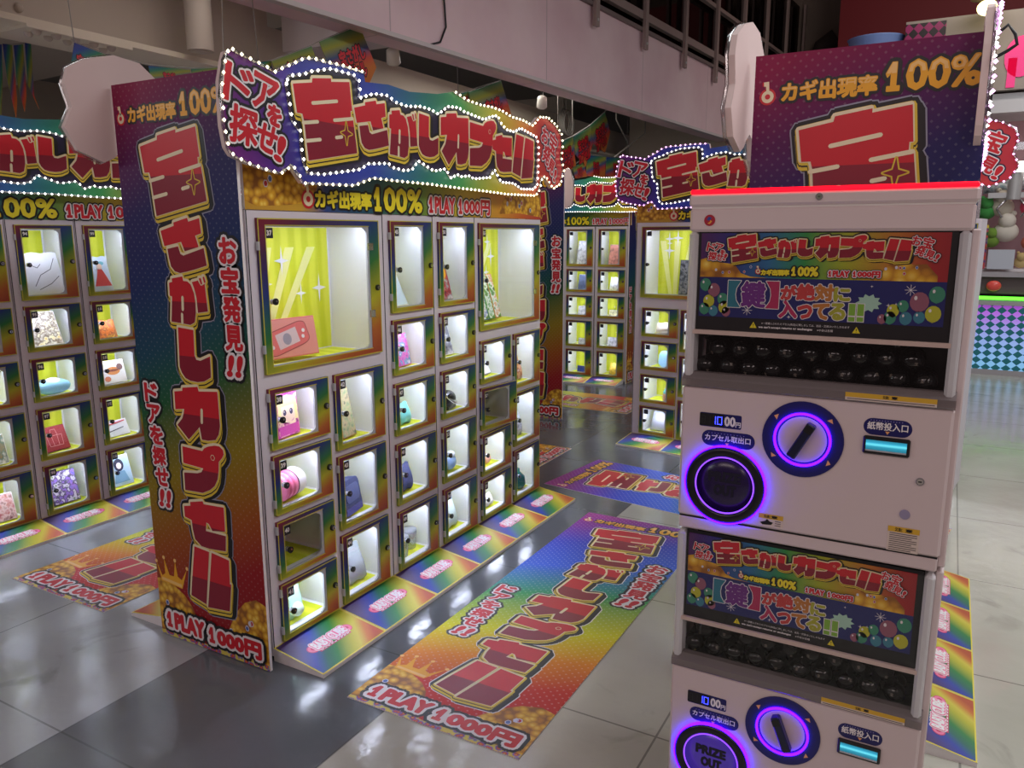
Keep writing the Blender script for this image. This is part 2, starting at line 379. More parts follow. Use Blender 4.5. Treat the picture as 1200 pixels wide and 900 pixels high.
def key_icon(mb, c, s, z):
    for col, g in ((RED, 1.35), (CREAM, 1.0)):
        P = poly_shape([disc(c, s*.42*g)]); fill(mb, P, col, (z+(0 if g > 1 else 1))*LZ)
        fill(mb, poly_shape([[(c[0]-s*.1*g, c[1]+s*.3), (c[0]+s*.1*g, c[1]+s*.3), (c[0]+s*.05*g, c[1]+s*1.02), (c[0]-s*.3*g, c[1]+s*1.0), (c[0]-s*.28*g, c[1]+s*.72), (c[0]-s*.14*g, c[1]+s*.7)]]), col, (z+(0 if g > 1 else 1))*LZ)
    fill(mb, poly_shape([disc(c, s*.18)]), RED, (z+2)*LZ)
COIN = vor('print_gold_coins', [(0, (250, 222, 110)), (.35, (228, 176, 44)), (.62, (196, 134, 30)), (.8, (150, 92, 24))], 38)
GEMS = [mat('print_gem_blue', (70, 100, 170), .3), mat('print_gem_red', (190, 40, 50), .3), mat('print_gem_white', (220, 220, 235), .3)]
def pile(mb, pts, z, seed=1, gems=4, gs=.011):
    fill(mb, poly_shape([pts]), COIN, z*LZ); r = random.Random(seed)
    x0 = min(p[0] for p in pts); x1 = max(p[0] for p in pts); y0 = min(p[1] for p in pts); y1 = max(p[1] for p in pts)
    for i in range(gems):
        c = (x0+(x1-x0)*(.2+.6*r.random()), y0+(y1-y0)*(.2+.45*r.random()))
        fill(mb, poly_shape([disc(c, gs, gs*1.2, 6)]), GEMS[2], (z+.6)*LZ); fill(mb, poly_shape([disc(c, gs*.7, gs*.85, 6)]), GEMS[i % 3], (z+1.2)*LZ)
# ------------------------------------------------------------------ the printed sheet (side boards and floor mats share it)
PW, PH = .61, 2.13
PANEL_BOX = {'ル': (.205,.185,.437,.425),'セ': (.206,.432,.428,.618),'プ': (.222,.648,.450,.846),'カ': (.205,.852,.441,1.058),'し': (.250,1.076,.417,1.272),'が': (.226,1.284,.424,1.458),'さ': (.208,1.468,.436,1.660),'宝': (.135,1.668,.460,1.960)}
BOARD_SHADED = [(0, (134, 21, 70)), (.10, (92, 25, 84)), (.20, (42, 35, 94)), (.32, (25, 43, 97)), (.44, (20, 70, 92)), (.54, (28, 90, 52)), (.68, (142, 122, 21)), (.80, (156, 80, 20)), (.90, (149, 23, 30)), (1, (142, 21, 30))]  # same print as the mats, darkened and reddened for dim pink light
MAT_LIT = [(0, (156, 52, 140)), (.10, (120, 56, 160)), (.20, (56, 70, 190)), (.36, (60, 104, 220)), (.52, (60, 160, 96)), (.69, (220, 216, 40)), (.80, (226, 140, 40)), (.90, (206, 60, 50)), (1, (196, 50, 50))]  # brighter copy of the print, for mats in stronger light
def sheet_art(thin, gname, dots, stops):
    mb = MB(); g = grad(gname, .12/PW, -1/PH, .97, stops, dots=dots, pitch=.032, rough=.5); g.node_tree.nodes['Principled BSDF'].inputs['Specular IOR Level'].default_value = .3
    mb.prism([(0, 0), (PW, 0), (PW, PH), (0, PH)], -.012, 0, g, WHITE, WHITE)
    pile(mb, [(0, .001), (.225, .001), (.24, .08), (.20, .16), (.16, .2), (.1, .23), (.04, .25), (0, .24)], 1, 3, 4)
    pile(mb, [(.36, .001), (PW, .001), (PW, .26), (.56, .275), (.50, .25), (.45, .2), (.41, .13), (.37, .07)], 1, 5, 4)
    fill(mb, poly_shape([[(.028, .235), (.150, .225), (.186, .315), (.150, .262), (.128, .272), (.118, .335), (.104, .268), (.078, .268), (.052, .335), (.052, .270), (.034, .258), (.004, .312)]]), GOLD, 1.6*LZ)
    for c in ((.187, .318), (.118, .338), (.051, .338), (.004, .315)): fill(mb, poly_shape([disc(c, .008, .008, 10)]), GOLDL, 2.2*LZ)
    fill(mb, poly_shape([[(.03, .240), (.148, .230), (.150, .243), (.031, .252)]]), GOLDL, 2.2*LZ)
    fill(mb, poly_shape([[(0, 0.0005), (PW, 0.0005), (PW, .022), (.45, .03), (.3, .016), (.15, .03), (0, .018)]]), vor('print_jumble', [(0, (226, 170, 60)), (.3, (200, 60, 50)), (.5, (90, 90, 190)), (.7, (220, 200, 90))], 55), 2*LZ)
    key_icon(mb, (.04, 2.012), .042, 2)
    letters(mb, 'カギ出現率', (.082, 1.995, .335, 2.047), GOLD, 2, .0030, ((.0075, BLACK),), top=GOLDL)
    letters(mb, '100%', (.358, 2.0, .585, 2.075), GOLD, 2, .0040, ((.0085, BLACK),), top=GOLDL)
    logo(mb, PANEL_BOX, 2, .0085, True, thin)
    for i, ch in enumerate('お宝発見'):
        y = 1.59-i*.1; letters(mb, ch, (.503, y-.083, .583, y), RED, 2, .0042, ((.0085, WHITE), (.020, BLACK)))
    letters(mb, '!!', (.508, 1.115, .57, 1.183), RED, 2, .006, ((.011, WHITE), (.022, BLACK)), shear=.25)
    for i, ch in enumerate('ドアを探せ'):
        y = 1.045-i*.083; x = .033+i*.005; letters(mb, ch, (x, y-.068, x+.07, y), RED, 2, .0038, ((.0075, WHITE), (.018, BLACK)))
    letters(mb, '!!', (.068, .56, .125, .624), RED, 2, .005, ((.009, WHITE), (.019, BLACK)), shear=.2)
    letters(mb, '1PLAY', (.045, .045, .262, .108), RED, 8, .006, ((.010, WHITE), (.022, BLACK)))
    letters(mb, '1000円', (.292, .040, .572, .102), RED, 8, .006, ((.010, WHITE), (.022, BLACK)))
    return mb.mesh('printed_sheet')
BOARD_ME = sheet_art(mat('print_grey_line', (150, 150, 170), .4), 'print_side_board_shaded', .06, BOARD_SHADED)
MAT_ME = sheet_art(WHITE, 'print_floor_mat_lit', .22, MAT_LIT)
# ------------------------------------------------------------------ setting: floor, walls, ceiling
def floor():
    m = mat('floor_vinyl', (150, 150, 150), .22); nt = m.node_tree; x, y, z, v = objxyz(m); b = nt.nodes['Principled BSDF']
    no = N(m, 'ShaderNodeTexNoise'); no.inputs['Scale'].default_value = 1.3; no.inputs['Detail'].default_value = 6; nt.links.new(v, no.inputs['Vector'])
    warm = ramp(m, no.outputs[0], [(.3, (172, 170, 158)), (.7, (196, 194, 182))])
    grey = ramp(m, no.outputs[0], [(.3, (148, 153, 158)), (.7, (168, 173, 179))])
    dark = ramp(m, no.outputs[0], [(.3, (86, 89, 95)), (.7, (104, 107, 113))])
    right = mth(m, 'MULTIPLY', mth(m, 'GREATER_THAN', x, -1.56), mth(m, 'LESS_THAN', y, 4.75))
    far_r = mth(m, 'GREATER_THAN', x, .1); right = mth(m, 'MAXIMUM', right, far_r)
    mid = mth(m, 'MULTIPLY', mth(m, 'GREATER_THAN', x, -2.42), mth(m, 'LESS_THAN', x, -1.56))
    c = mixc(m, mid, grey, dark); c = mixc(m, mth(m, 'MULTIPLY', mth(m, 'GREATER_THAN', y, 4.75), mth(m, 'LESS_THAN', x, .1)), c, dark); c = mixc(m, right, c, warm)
    def seam(co, p, off, w):
        f = mth(m, 'FRACT', mth(m, 'DIVIDE', mth(m, 'ADD', co, off), p))
        return mth(m, 'LESS_THAN', mth(m, 'ABSOLUTE', mth(m, 'SUBTRACT', f, .5)), w/p)
    s_ = mth(m, 'MAXIMUM', seam(x, .86, .43+1.56, .0035), seam(y, .92, .1, .0035))
    c = mixc(m, mth(m, 'MULTIPLY', s_, .55), c, (50, 50, 52))
    # scuffs on the pale tiles
    n2 = N(m, 'ShaderNodeTexNoise'); n2.inputs['Scale'].default_value = 3.1; n2.inputs['Detail'].default_value = 8; n2.inputs['Distortion'].default_value = 1.5
    nt.links.new(v, n2.inputs['Vector'])
    sc = N(m, 'ShaderNodeMapRange'); sc.inputs[1].default_value = .60; sc.inputs[2].default_value = .72; sc.inputs[4].default_value = .35; nt.links.new(n2.outputs[0], sc.inputs[0])
    c = mixc(m, sc.outputs[0], c, (96, 92, 84)); link_base(m, c)
    n3 = N(m, 'ShaderNodeTexNoise'); n3.inputs['Scale'].default_value = 9; n3.inputs['Detail'].default_value = 3; nt.links.new(v, n3.inputs['Vector'])
    bp = N(m, 'ShaderNodeBump'); bp.inputs['Strength'].default_value = .12; bp.inputs['Distance'].default_value = .02
    nt.links.new(n3.outputs[0], bp.inputs['Height']); nt.links.new(bp.outputs[0], b.inputs['Normal'])
    nt.links.new(ramp(m, no.outputs[0], [(.3, (88, 88, 88)), (.7, (132, 132, 132))]), b.inputs['Roughness'])
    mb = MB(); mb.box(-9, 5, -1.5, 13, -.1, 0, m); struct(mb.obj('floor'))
floor()
BEIGE = mat('paint_beige', (196, 186, 170), .7); PINKW = mat('paint_white', (206, 196, 196), .55); DARKC = mat('paint_dark_brown', (58, 48, 44), .8)
SOFFIT = mat('paint_soffit', (190, 178, 166), .75); REDW = mat('paint_dark_red', (120, 16, 28), .6); STEEL = mat('galvanised_steel', (196, 198, 200), .4, .35)
mb = MB(); mb.box(-9, 5, 13, 13.2, 0, 6, mat('paint_dim', (120, 108, 98), .8)); struct(mb.obj('wall_back'))
mb = MB(); mb.box(-9.2, -9, -1.5, 13.2, 0, 4, mat('paint_wall_left', (170, 156, 140), .8)); struct(mb.obj('wall_left'))
mb = MB(); mb.box(-2.4, 5, 2.5, 13.2, 5.6, 5.7, DARKC); struct(mb.obj('ceiling'))
# fascia of the upper floor edge: runs almost along Y, turned 4.2 degrees
FA = 4.2; FM = TR(-2.813, 5.576, 0) @ RZ(-FA)     # local y runs along the fascia, local x points to the camera side
fm = mat('fascia_panel', (196, 178, 182), .45); x, y, z, v = objxyz(fm)
nn = N(fm, 'ShaderNodeTexNoise'); nn.inputs['Scale'].default_value = 1.6; nn.inputs['Detail'].default_value = 5; fm.node_tree.links.new(v, nn.inputs['Vector'])
fc = ramp(fm, nn.outputs[0], [(.3, (220, 186, 194)), (.7, (236, 210, 214))])
f_ = mth(fm, 'FRACT', mth(fm, 'DIVIDE', y, 1.75)); fc = mixc(fm, mth(fm, 'MULTIPLY', mth(fm, 'LESS_THAN', f_, .006), .4), fc, (110, 96, 98)); link_base(fm, fc)
mb = MB(); mb.box(-.25, 0, -5, 7.6, 2.75, 3.44, fm); o = mb.obj('wall_upper', None, FM); struct(o)
mb = MB(); mb.box(-.03, .02, -5, 7.6, 2.725, 2.75, PINKW); struct(mb.obj('trim_1', None, FM))
mb = MB(); mb.box(-.12, .03, -5, 7.6, 3.44, 3.47, mat('rail_channel', (120, 106, 104), .5)); struct(mb.obj('trim_2', None, FM))
# dark upper storey behind the balustrade
mb = MB(); mb.box(-2.6, -2.5, -5, 7.6, 3.44, 6, mat('upper_dark', (60, 50, 48), .8)); struct(mb.obj('wall_inner', None, FM))
# low soffit (left, plain) and steel deck (beyond) between girder and fascia
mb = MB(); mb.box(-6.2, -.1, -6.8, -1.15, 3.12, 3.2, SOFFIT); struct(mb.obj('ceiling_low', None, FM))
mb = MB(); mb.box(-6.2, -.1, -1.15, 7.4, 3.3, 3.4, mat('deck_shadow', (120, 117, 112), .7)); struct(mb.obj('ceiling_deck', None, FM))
t = thing('ceiling_deck_ribs', 'galvanised steel deck ribs under the ceiling beside the long pink fascia', 'ceiling ribs', FM @ TR(-.86, 1.3, 3.10))
for i in range(1, 7):
    m1 = MB(); xx = -.55+i*.19
    m1.prism([(xx, 0), (xx+.1, 0), (xx+.1, .02), (xx+.02, .02), (xx+.02, .13), (xx+.1, .13), (xx+.1, .15), (xx, .15)], -2.4, 5.0, STEEL)
    m1.obj('rib', t, RX(90) @ TR(0, 0, 0))
# girder with rivets
GW = mat('girder_paint', (196, 184, 172), .6)
t = thing('steel_girder', 'painted steel girder with round rivets running above the left lockers', 'girder', TR(-4.2, 2, 2.62))
m1 = MB(); m1.box(-.02, .02, -3.5, 2.1, .02, .46, GW); m1.box(-.02, .02, 2.1, 9, .02, .37, GW); m1.obj('web', t)
m1 = MB(); m1.box(-.17, .17, -3.5, 9, 0, .03, mat('girder_flange', (226, 216, 198), .6)); m1.obj('flange', t)
m1 = MB(); m1.box(-.17, .17, -3.5, 2.1, .46, .49, GW); m1.obj('flange', t)
m1 = MB(); m1.box(.02, .032, .28, .56, .03, .46, GW); m1.obj('splice_plate', t)
m1 = MB(); m1.box(-.17, .17, .38, .95, -.015, 0, mat('girder_flange', )); m1.obj('splice_plate', t)
rv = MB(); rv.sph((0, 0, 0), .024, GW, 10, 6); rme = rv.mesh('rivet')
for yy in (.33, .43):
    for zz in (.10, .19, .28, .37): put(rme, 'rivet', t, TR(.032, yy, zz))
for i in range(5):
    for xx in (.06, .13): put(rme, 'rivet', t, TR(xx, .45+i*.1, -.015))
m1 = MB(); m1.cyl((-3.94, 3.33, 2.66), (0, 0, 1), .075, .46, GW, 20); m1.cyl((-3.94, 3.33, 3.08), (0, 0, 1), .115, .03, GW, 20); m1.cyl((-3.94, 3.33, 2.655), (0, 0, 1), .05, .02, GW, 16)
tag(m1.obj('drain_pipe'), 'short painted vertical pipe with a collar in front of the steel girder', 'pipe')
# cross beam
mb = MB(); mb.box(-4.0, -3.25, 4.05, 4.3, 2.80, 3.12, PINKW); struct(mb.obj('trim_3'))
mb = MB(); mb.box(-6.5, -4.4, 9.2, 9.5, 2.3, 3.3, BEIGE); struct(mb.obj('trim_4'))
mb = MB(); mb.box(-3.9, -2.5, 10.2, 10.5, 2.62, 3.3, BEIGE); struct(mb.obj('trim_5'))
# balustrade posts
rail = thing('balustrade', 'upper floor balustrade of grey posts and dark glass on top of the pink fascia', 'railing', FM @ TR(0, 0, 3.44))
pm = mat('post_paint', (150, 132, 128), .5)
for s_ in (.72, 1.70, 2.68, 3.62, 4.58, 5.52, 6.46, 7.4):
    m1 = MB(); m1.box(.03, .06, s_-.032, s_+.032, -.16, 1.5, pm); m1.box(.06, .066, s_-.01, s_+.01, -.12, -.10, STEEL); m1.obj('post', rail)
    m1 = MB(); m1.box(-.04, 0, s_+.10, s_+.13, .03, 1.5, mat('post_inner', (96, 84, 82), .5)); m1.obj('post', rail)
m1 = MB(); m1.box(-.06, -.05, -4.5, 7.5, .04, 1.5, clear('dark_glass', (120, 112, 112), .12, .05)); m1.obj('glass_panel', rail)
m1 = MB(); m1.box(-.02, .03, -4.5, 7.5, .10, .17, pm); m1.obj('rail', rail)
m1 = MB(); m1.box(-.02, .03, -4.5, 7.5, .62, .66, pm); m1.obj('rail', rail)
# ------------------------------------------------------------------ locker banks
CAB = mat('cabinet_steel', (222, 214, 222), .4); INW = mat('compartment_white', (232, 232, 236), .55)
YPR = mat('backing_print', (226, 224, 30), .6); xq = objxyz(YPR)
wv = N(YPR, 'ShaderNodeTexWave'); wv.inputs['Scale'].default_value = 4; wv.inputs['Distortion'].default_value = 1.5; YPR.node_tree.links.new(xq[3], wv.inputs['Vector'])
link_base(YPR, ramp(YPR, wv.outputs[1], [(.2, (202, 210, 22)), (.8, (222, 226, 60))]))
LEDM = mat('compartment_lamp', (255, 255, 255), .5, emit=(222, 230, 255), es=LED_POWER*6)
PANE = clear('acrylic_pane', (252, 252, 252), .025, .02)
RIM = mat('frosted_rim', (176, 178, 186), .35); CHROME = mat('chrome', (200, 200, 205), .2, 1); DARK = mat('black_plastic', (20, 20, 22), .35)
PLATE = mat('number_plate', (28, 28, 44), .4); OLIVE = mat('print_olive_line', (196, 188, 60), .4)
DOORR = [(0, (128, 26, 44)), (.16, (70, 34, 74)), (.32, (28, 46, 118)), (.52, (36, 112, 50)), (.70, (176, 172, 36)), (.85, (178, 96, 40)), (1, (150, 46, 38))]
lk = MB(); lk.cyl((0, 0, 0), (0, 0, 1), .0125, .007, DARK, 14); lk.cyl((0, 0, .007), (0, 0, 1), .0085, .004, CHROME, 14); lk.box(-.0012, .0012, -.005, .005, .011, .0114, DARK); LOCK = lk.mesh('lock')
kb = MB(); kb.cyl((0, 0, 0), (0, 0, 1), .0105, .016, CHROME, 14); kb.cyl((0, 0, .016), (0, 0, 1), .0125, .006, DARK, 14); kb.cyl((.002, .002, .022), (0, 0, 1), .004, .001, CHROME, 8); KNOB = kb.mesh('knob')
pl = MB(); pl.box(-.018, .018, -.018, .018, 0, .0015, PLATE); NPLATE = pl.mesh('number_plate')
DOORM = {}
def door_meshes(w, h):
    k = (round(w, 3), round(h, 3))
    if k in DOORM: return DOORM[k]
    big = w > .5; a, b, c_ = (.036, .062, .026) if big else (.032, .066, .022)
    g = grad('door_print_%d_%d' % (w*1000, h*1000), .35/w, -.65/h, .65, DOORR)
    mb = MB(); hx0, hx1, hy0, hy1 = a, w-b, c_, h-c_
    for r in ((0, hx0, 0, h), (hx1, w, 0, h), (hx0, hx1, 0, hy0), (hx0, hx1, hy1, h)): mb.box(r[0], r[1], r[2], r[3], 0, .012, g)
    q = .004
    for r in ((0, w, 0, q), (0, w, h-q, h), (0, q, 0, h), (w-q, w, 0, h)): mb.box(r[0], r[1], r[2], r[3], .012, .0126, OLIVE)
    q = .003
    for r in ((hx0-q, hx1, hy0-q, hy0), (hx0-q, hx1, hy1, hy1+q), (hx0-q, hx0, hy0, hy1)): mb.box(r[0], r[1], r[2], r[3], .012, .0126, OLIVE)
    for yy in (.14*h, .8*h): mb.box(-.006, .002, yy, yy+.03, .004, .016, STEEL)
    fr = mb.mesh('door_frame')
    mb = MB(); n = .020; e = .013
    mb.prism([(hx1, hy0), (hx1, hy1), (hx1-n-e, hy1), (hx1-n-e, hy1-e*.6), (hx1-n, hy1-e), (hx1-n*.75, hy1-n), (hx1-e, hy1-n-.004), (hx1-e, hy0+n+.004), (hx1-n*.75, hy0+n), (hx1-n, hy0+e), (hx1-n-e, hy0+e*.6), (hx1-n-e, hy0)], .001, .009, RIM)
    mb.box(hx0, hx1-n-e, hy0, hy0+.005, .001, .009, RIM); mb.box(hx0, hx1-n-e, hy1-.004, hy1, .001, .009, RIM); mb.box(hx0, hx0+.004, hy0, hy1, .001, .009, RIM)
    if big:
        for yy in (h*.28, h*.78): mb.box(hx1-.01, hx1+.02, yy, yy+.03, .009, .015, CHROME)
    rim = mb.mesh('window_rim')
    mb = MB(); mb.box(hx0, hx1, hy0, hy1, -.001, .0008, PANE); pane = mb.mesh('window_pane')
    DOORM[k] = (fr, rim, pane, (hx0, hx1, hy0, hy1)); return DOORM[k]
NUMM = {}
def num_mesh(t):
    if t not in NUMM:
        mb = MB(); letters(mb, t, (-.011, -.008, .011, .009), WHITE, 0, .0009); NUMM[t] = mb.mesh('number')
    return NUMM[t]
DEP = .26
def cabinet(M, w, doors, label, group, nums, dark=(), ajar=(), h=1.688):
    """doors: (x, z, w, h) openings; M: front-left-bottom corner, front faces local -y"""
    t = thing('locker_cabinet', label, 'locker', M, group)
    xs = sorted({0, w, *[d[0]+.008 for d in doors], *[d[0]+d[2]-.008 for d in doors]}); zs = sorted({.02, h, *[d[1]+.008 for d in doors], *[d[1]+d[3]-.008 for d in doors]})
    mb = MB()
    inside = lambda x, z: any(d[0]+.008 < x < d[0]+d[2]-.008 and d[1]+.008 < z < d[1]+d[3]-.008 for d in doors)
    for i in range(len(xs)-1):
        for k in range(len(zs)-1):
            if not inside((xs[i]+xs[i+1])/2, (zs[k]+zs[k+1])/2): mb.quad((xs[i], 0, zs[k]), (xs[i+1], 0, zs[k]), (xs[i+1], 0, zs[k+1]), (xs[i], 0, zs[k+1]), CAB)
    D = DEP+.01
    mb.quad((0, 0, .02), (0, 0, h), (0, D, h), (0, D, .02), CAB); mb.quad((w, 0, .02), (w, D, .02), (w, D, h), (w, 0, h), CAB)
    mb.quad((0, 0, h), (w, 0, h), (w, D, h), (0, D, h), CAB); mb.quad((0, D, .02), (0, D, h), (w, D, h), (w, D, .02), CAB); mb.quad((0, 0, .02), (0, D, .02), (w, D, .02), (w, 0, .02), CAB)
    mb.box(.003, .006, -.002, 0, .02, h, DARK)
    for x, z, dw, dh in doors:
        x0, x1, z0, z1 = x+.008, x+dw-.008, z+.008, z+dh-.008
        mb.quad((x0, 0, z0), (x0, DEP, z0), (x0, DEP, z1), (x0, 0, z1), INW); mb.quad((x1, 0, z0), (x1, 0, z1), (x1, DEP, z1), (x1, DEP, z0), INW)
        mb.quad((x0, 0, z0), (x1, 0, z0), (x1, DEP, z0), (x0, DEP, z0), INW); mb.quad((x0, 0, z1), (x0, DEP, z1), (x1, DEP, z1), (x1, 0, z1), INW)
        mb.quad((x0, DEP, z0), (x1, DEP, z0), (x1, DEP, z1), (x0, DEP, z1), INW)
        e = .02
        mb.quad((x0+e, .05, z0+.001), (x1-e, .05, z0+.001), (x1-e, DEP-.01, z0+.001), (x0+e, DEP-.01, z0+.001), YPR)
        mb.quad((x0+.004, DEP-.002, z0+.004), (x1-.012, DEP-.002, z0+.004), (x1-.012, DEP-.002, z1-.02), (x0+.004, DEP-.002, z1-.02), YPR)
        ns = 7 if dw > .5 else 2; rr = random.Random(int(x*999+z*777))
        for i in range(ns):   # white sparkles on the backing print
            s_ = (.018+.035*rr.random()) if dw > .5 else .012+.012*rr.random(); cx = x0+.06+(x1-x0-.12)*rr.random(); cz = z0+(z1-z0)*(.3+.6*rr.random())
            mb.add([(cx+s_*q*math.sin(a*PI/4), DEP-.004, cz+1.5*s_*q*math.cos(a*PI/4)) for a in range(8) for q in ((1, .2)[a % 2],)], [tuple(range(8))], INW)
        if dw > .5:
            for i in range(5):
                a0 = x0+(x1-x0)*(.02+i*.16); a1 = a0+.05; bx = x0+(x1-x0)*(.15+i*.06)
                mb.quad((bx, DEP-.003, z0+.005), (bx+.03, DEP-.003, z0+.005), (a1+.02*i, DEP-.003, z1-.10), (a0+.02*i, DEP-.003, z1-.10), mat('backing_ray', (236, 236, 150), .6))
    mb.obj('body', t)
    for n, (x, z, dw, dh) in enumerate(doors):
        fr, rim, pane, H = door_meshes(dw, dh)
        A = TR(x, -.001, z) @ UPRIGHT
        if n in ajar: A = TR(x, -.001, z) @ RZ(-7) @ UPRIGHT
        d = put(fr, 'door', t, A); put(rim, 'window_rim', d); put(pane, 'window_pane', d)
        put(LOCK, 'lock', d, TR(dw-(.022 if dw > .5 else .02), dh*.5, .012)); put(KNOB, 'knob', d, TR(H[0]+.02, dh*.47, .001))
        if nums and nums[n]:
            p = put(NPLATE, 'number_plate', d, TR(H[0]+.024, H[3]-.026, .0015)); put(num_mesh(nums[n]), 'number', d, TR(H[0]+.024, H[3]-.026, .0036))
        elif nums: put(NPLATE, 'number_plate', d, TR(H[0]+.024, H[3]-.026, .0015))
        if n not in dark:
            L = MB(); L.box(x+.03, x+dw-.03, .016, .036, z+dh-.014, z+dh-.010, LEDM); L.obj('lamp_strip', t)
    return t
P_ = .37
ROW5 = [(1.264, .399), (.985, .248), (.707, .240), (.377, .291), (.060, .284)]
ROW4 = [(.822, .231), (.569, .231), (.312, .231), (.060, .231)]
ROW3 = [(.735, .316), (.392, .316), (.060, .306)]
def narrow(x=.042): return [(x, z, .312, h) for z, h in ROW5]
WIDE_A = [(.042, 1.106, .662, .556)]+[(.046, z, .312, h) for z, h in ROW4]+[(.394, z, .312, h) for z, h in ROW3]
WIDE_D = [(.036, 1.106, .672, .556)]+[(.038, z, .322, h) for z, h in ROW4]+[(.398, z, .318, h) for z, h in ROW3]
# ------------------------------------------------------------------ header sign
HB = {'宝':(0.141,1.865,0.467,2.170),'さ':(0.459,1.932,0.666,2.125),'が':(0.671,1.920,0.863,2.111),'し':(0.874,1.938,1.024,2.114),'カ':(1.043,1.916,1.276,2.151),'プ':(1.284,1.927,1.535,2.156),'セ':(1.497,1.918,1.696,2.100),'ル':(1.700,1.897,1.943,2.119)}
OUTER=[(-0.123,2.179),(-0.088,2.170),(-0.018,2.157),(0.016,2.151),(0.052,2.141),(0.099,2.165),(0.132,2.179),(0.166,2.196),(0.200,2.213),(0.253,2.218),(0.331,2.219),(0.400,2.221),(0.527,2.218),(0.535,2.186),(0.679,2.199),(0.822,2.193),(1.027,2.214),(1.148,2.241),(1.255,2.219),(1.368,2.214),(1.489,2.218),(1.594,2.212),(1.682,2.196),(1.796,2.195),(1.917,2.180),(1.992,2.234),(2.096,2.244),(2.204,2.213),(2.272,2.173),(2.291,2.116),(2.272,2.042),(2.308,1.972),(2.266,1.897),(2.173,1.863),(2.132,1.880),(2.105,1.904),(2.064,1.925),(2.025,1.912),(2.015,1.888),(2.000,1.850),(1.948,1.814),(1.629,1.808),(1.384,1.814),(1.213,1.816),(0.930,1.822),(0.716,1.822),(0.550,1.825),(0.433,1.790),(0.163,1.784),(0.139,1.812),(0.110,1.843),(0.083,1.827),(0.053,1.811),(-0.014,1.820),(-0.082,1.833),(-0.147,1.853),(-0.166,1.877),(-0.177,1.943),(-0.177,2.012),(-0.174,2.076),(-0.156,2.140),(-0.146,2.168)]
INNER=[(0.107,2.125),(0.123,2.141),(0.185,2.155),(0.229,2.173),(0.329,2.198),(0.398,2.198),(0.458,2.197),(0.488,2.179),(0.488,2.120),(0.569,2.147),(0.663,2.153),(0.704,2.134),(0.790,2.129),(0.881,2.141),(0.959,2.138),(1.014,2.126),(1.041,2.141),(1.087,2.168),(1.181,2.176),(1.217,2.165),(1.405,2.150),(1.466,2.171),(1.534,2.185),(1.572,2.151),(1.623,2.128),(1.707,2.125),(1.772,2.152),(1.964,2.124),(1.983,2.075),(1.977,1.942),(1.966,1.870),(1.913,1.846),(1.781,1.842),(1.702,1.866),(1.565,1.866),(1.501,1.922),(1.457,1.882),(1.302,1.866),(1.271,1.878),(1.179,1.869),(1.158,1.879),(1.109,1.856),(1.062,1.896),(0.971,1.880),(0.850,1.916),(0.820,1.880),(0.764,1.867),(0.665,1.875),(0.650,1.889),(0.522,1.878),(0.472,1.853),(0.262,1.821),(0.186,1.820),(0.170,1.852),(0.159,1.895),(0.160,1.959),(0.133,1.981),(0.118,2.002),(0.110,2.071),(0.102,2.112)]
HRAMP = [(0, (110, 26, 116)), (.07, (86, 30, 130)), (.14, (40, 44, 140)), (.30, (40, 62, 160)), (.45, (36, 120, 110)), (.56, (60, 150, 80)), (.70, (190, 176, 44)), (.80, (206, 130, 44)), (.88, (196, 60, 52)), (1, (190, 34, 56))]
def header_mesh():
    mb = MB(); g = grad('print_header', 1/2.48, 0, .07, HRAMP)
    mb.prism(OUTER, -.018, 0, g, mat('board_edge', (222, 204, 200), .6), mat('board_back', (214, 190, 186), .7))
    nav = mat('print_navy_black', (30, 18, 56), .4)
    fill(mb, poly_shape([INNER]), nav, LZ)
    logo(mb, HB, 1, .0085, True)
    cluster(mb, [('ド', -.1, 2.075, .115, -12), ('ア', .012, 2.066, .108, -14), ('を', .048, 2.000, .062, -14), ('探', -.088, 1.952, .115, -8), ('せ', .008, 1.924, .088, -18), ('!', .066, 1.893, .085, -24)], RED, 2, .0042, ((.0065, WHITE), (.016, BLACK)))
    cluster(mb, [('お', 2.082, 2.145, .085, -18), ('宝', 2.178, 2.112, .105, -24), ('発', 2.098, 2.040, .090, -26), ('見', 2.160, 1.985, .080, -30), ('!', 2.208, 1.938, .072, -28)], RED, 2, .0036, ((.0055, WHITE), (.013, nav)))
    return mb.mesh('header_board')
HEADER = header_mesh()
def walk(poly, step, skip=()):
    out = []; n = len(poly); carry = 0
    for i in range(n):
        a, b = Vector(poly[i]), Vector(poly[(i+1) % n]); L = (b-a).length
        d = carry
        while d < L:
            if i not in skip: out.append(tuple(a+(b-a)*(d/L)))
            d += step
        carry = d-L
    return out
SKIP = set(range(12, 17)); LO = walk(OUTER, .036, SKIP); LI = walk(INNER, .033)
ro = MB(); ROPE = clear('rope_light_tube', (235, 235, 235), .25, .15)
seg = OUTER[17:]+OUTER[:13]; ro.tube([(x, y, .006) for x, y in seg], .0065, ROPE, 6); ROPE_O = ro.mesh('rope_light')
ro = MB(); ro.tube([(x, y, .006) for x, y in INNER], .0065, ROPE, 6, True); ROPE_I = ro.mesh('rope_light')
def bulb_mesh(mt):
    mb = MB(); r = .0066; mb.add([(r, 0, 0), (-r, 0, 0), (0, r, 0), (0, -r, 0), (0, 0, r), (0, 0, -r)], [(0, 2, 4), (2, 1, 4), (1, 3, 4), (3, 0, 4), (2, 0, 5), (1, 2, 5), (3, 1, 5), (0, 3, 5)], mt); return mb.mesh('bulb')
BULB = {k: bulb_mesh(mat('bulb_'+k, (255, 255, 255), .4, emit=c, es=e, sample=False)) for k, c, e in (('white', (255, 252, 246), 5), ('warm', (255, 240, 190), 5), ('pink', (255, 170, 255), 3.5))}
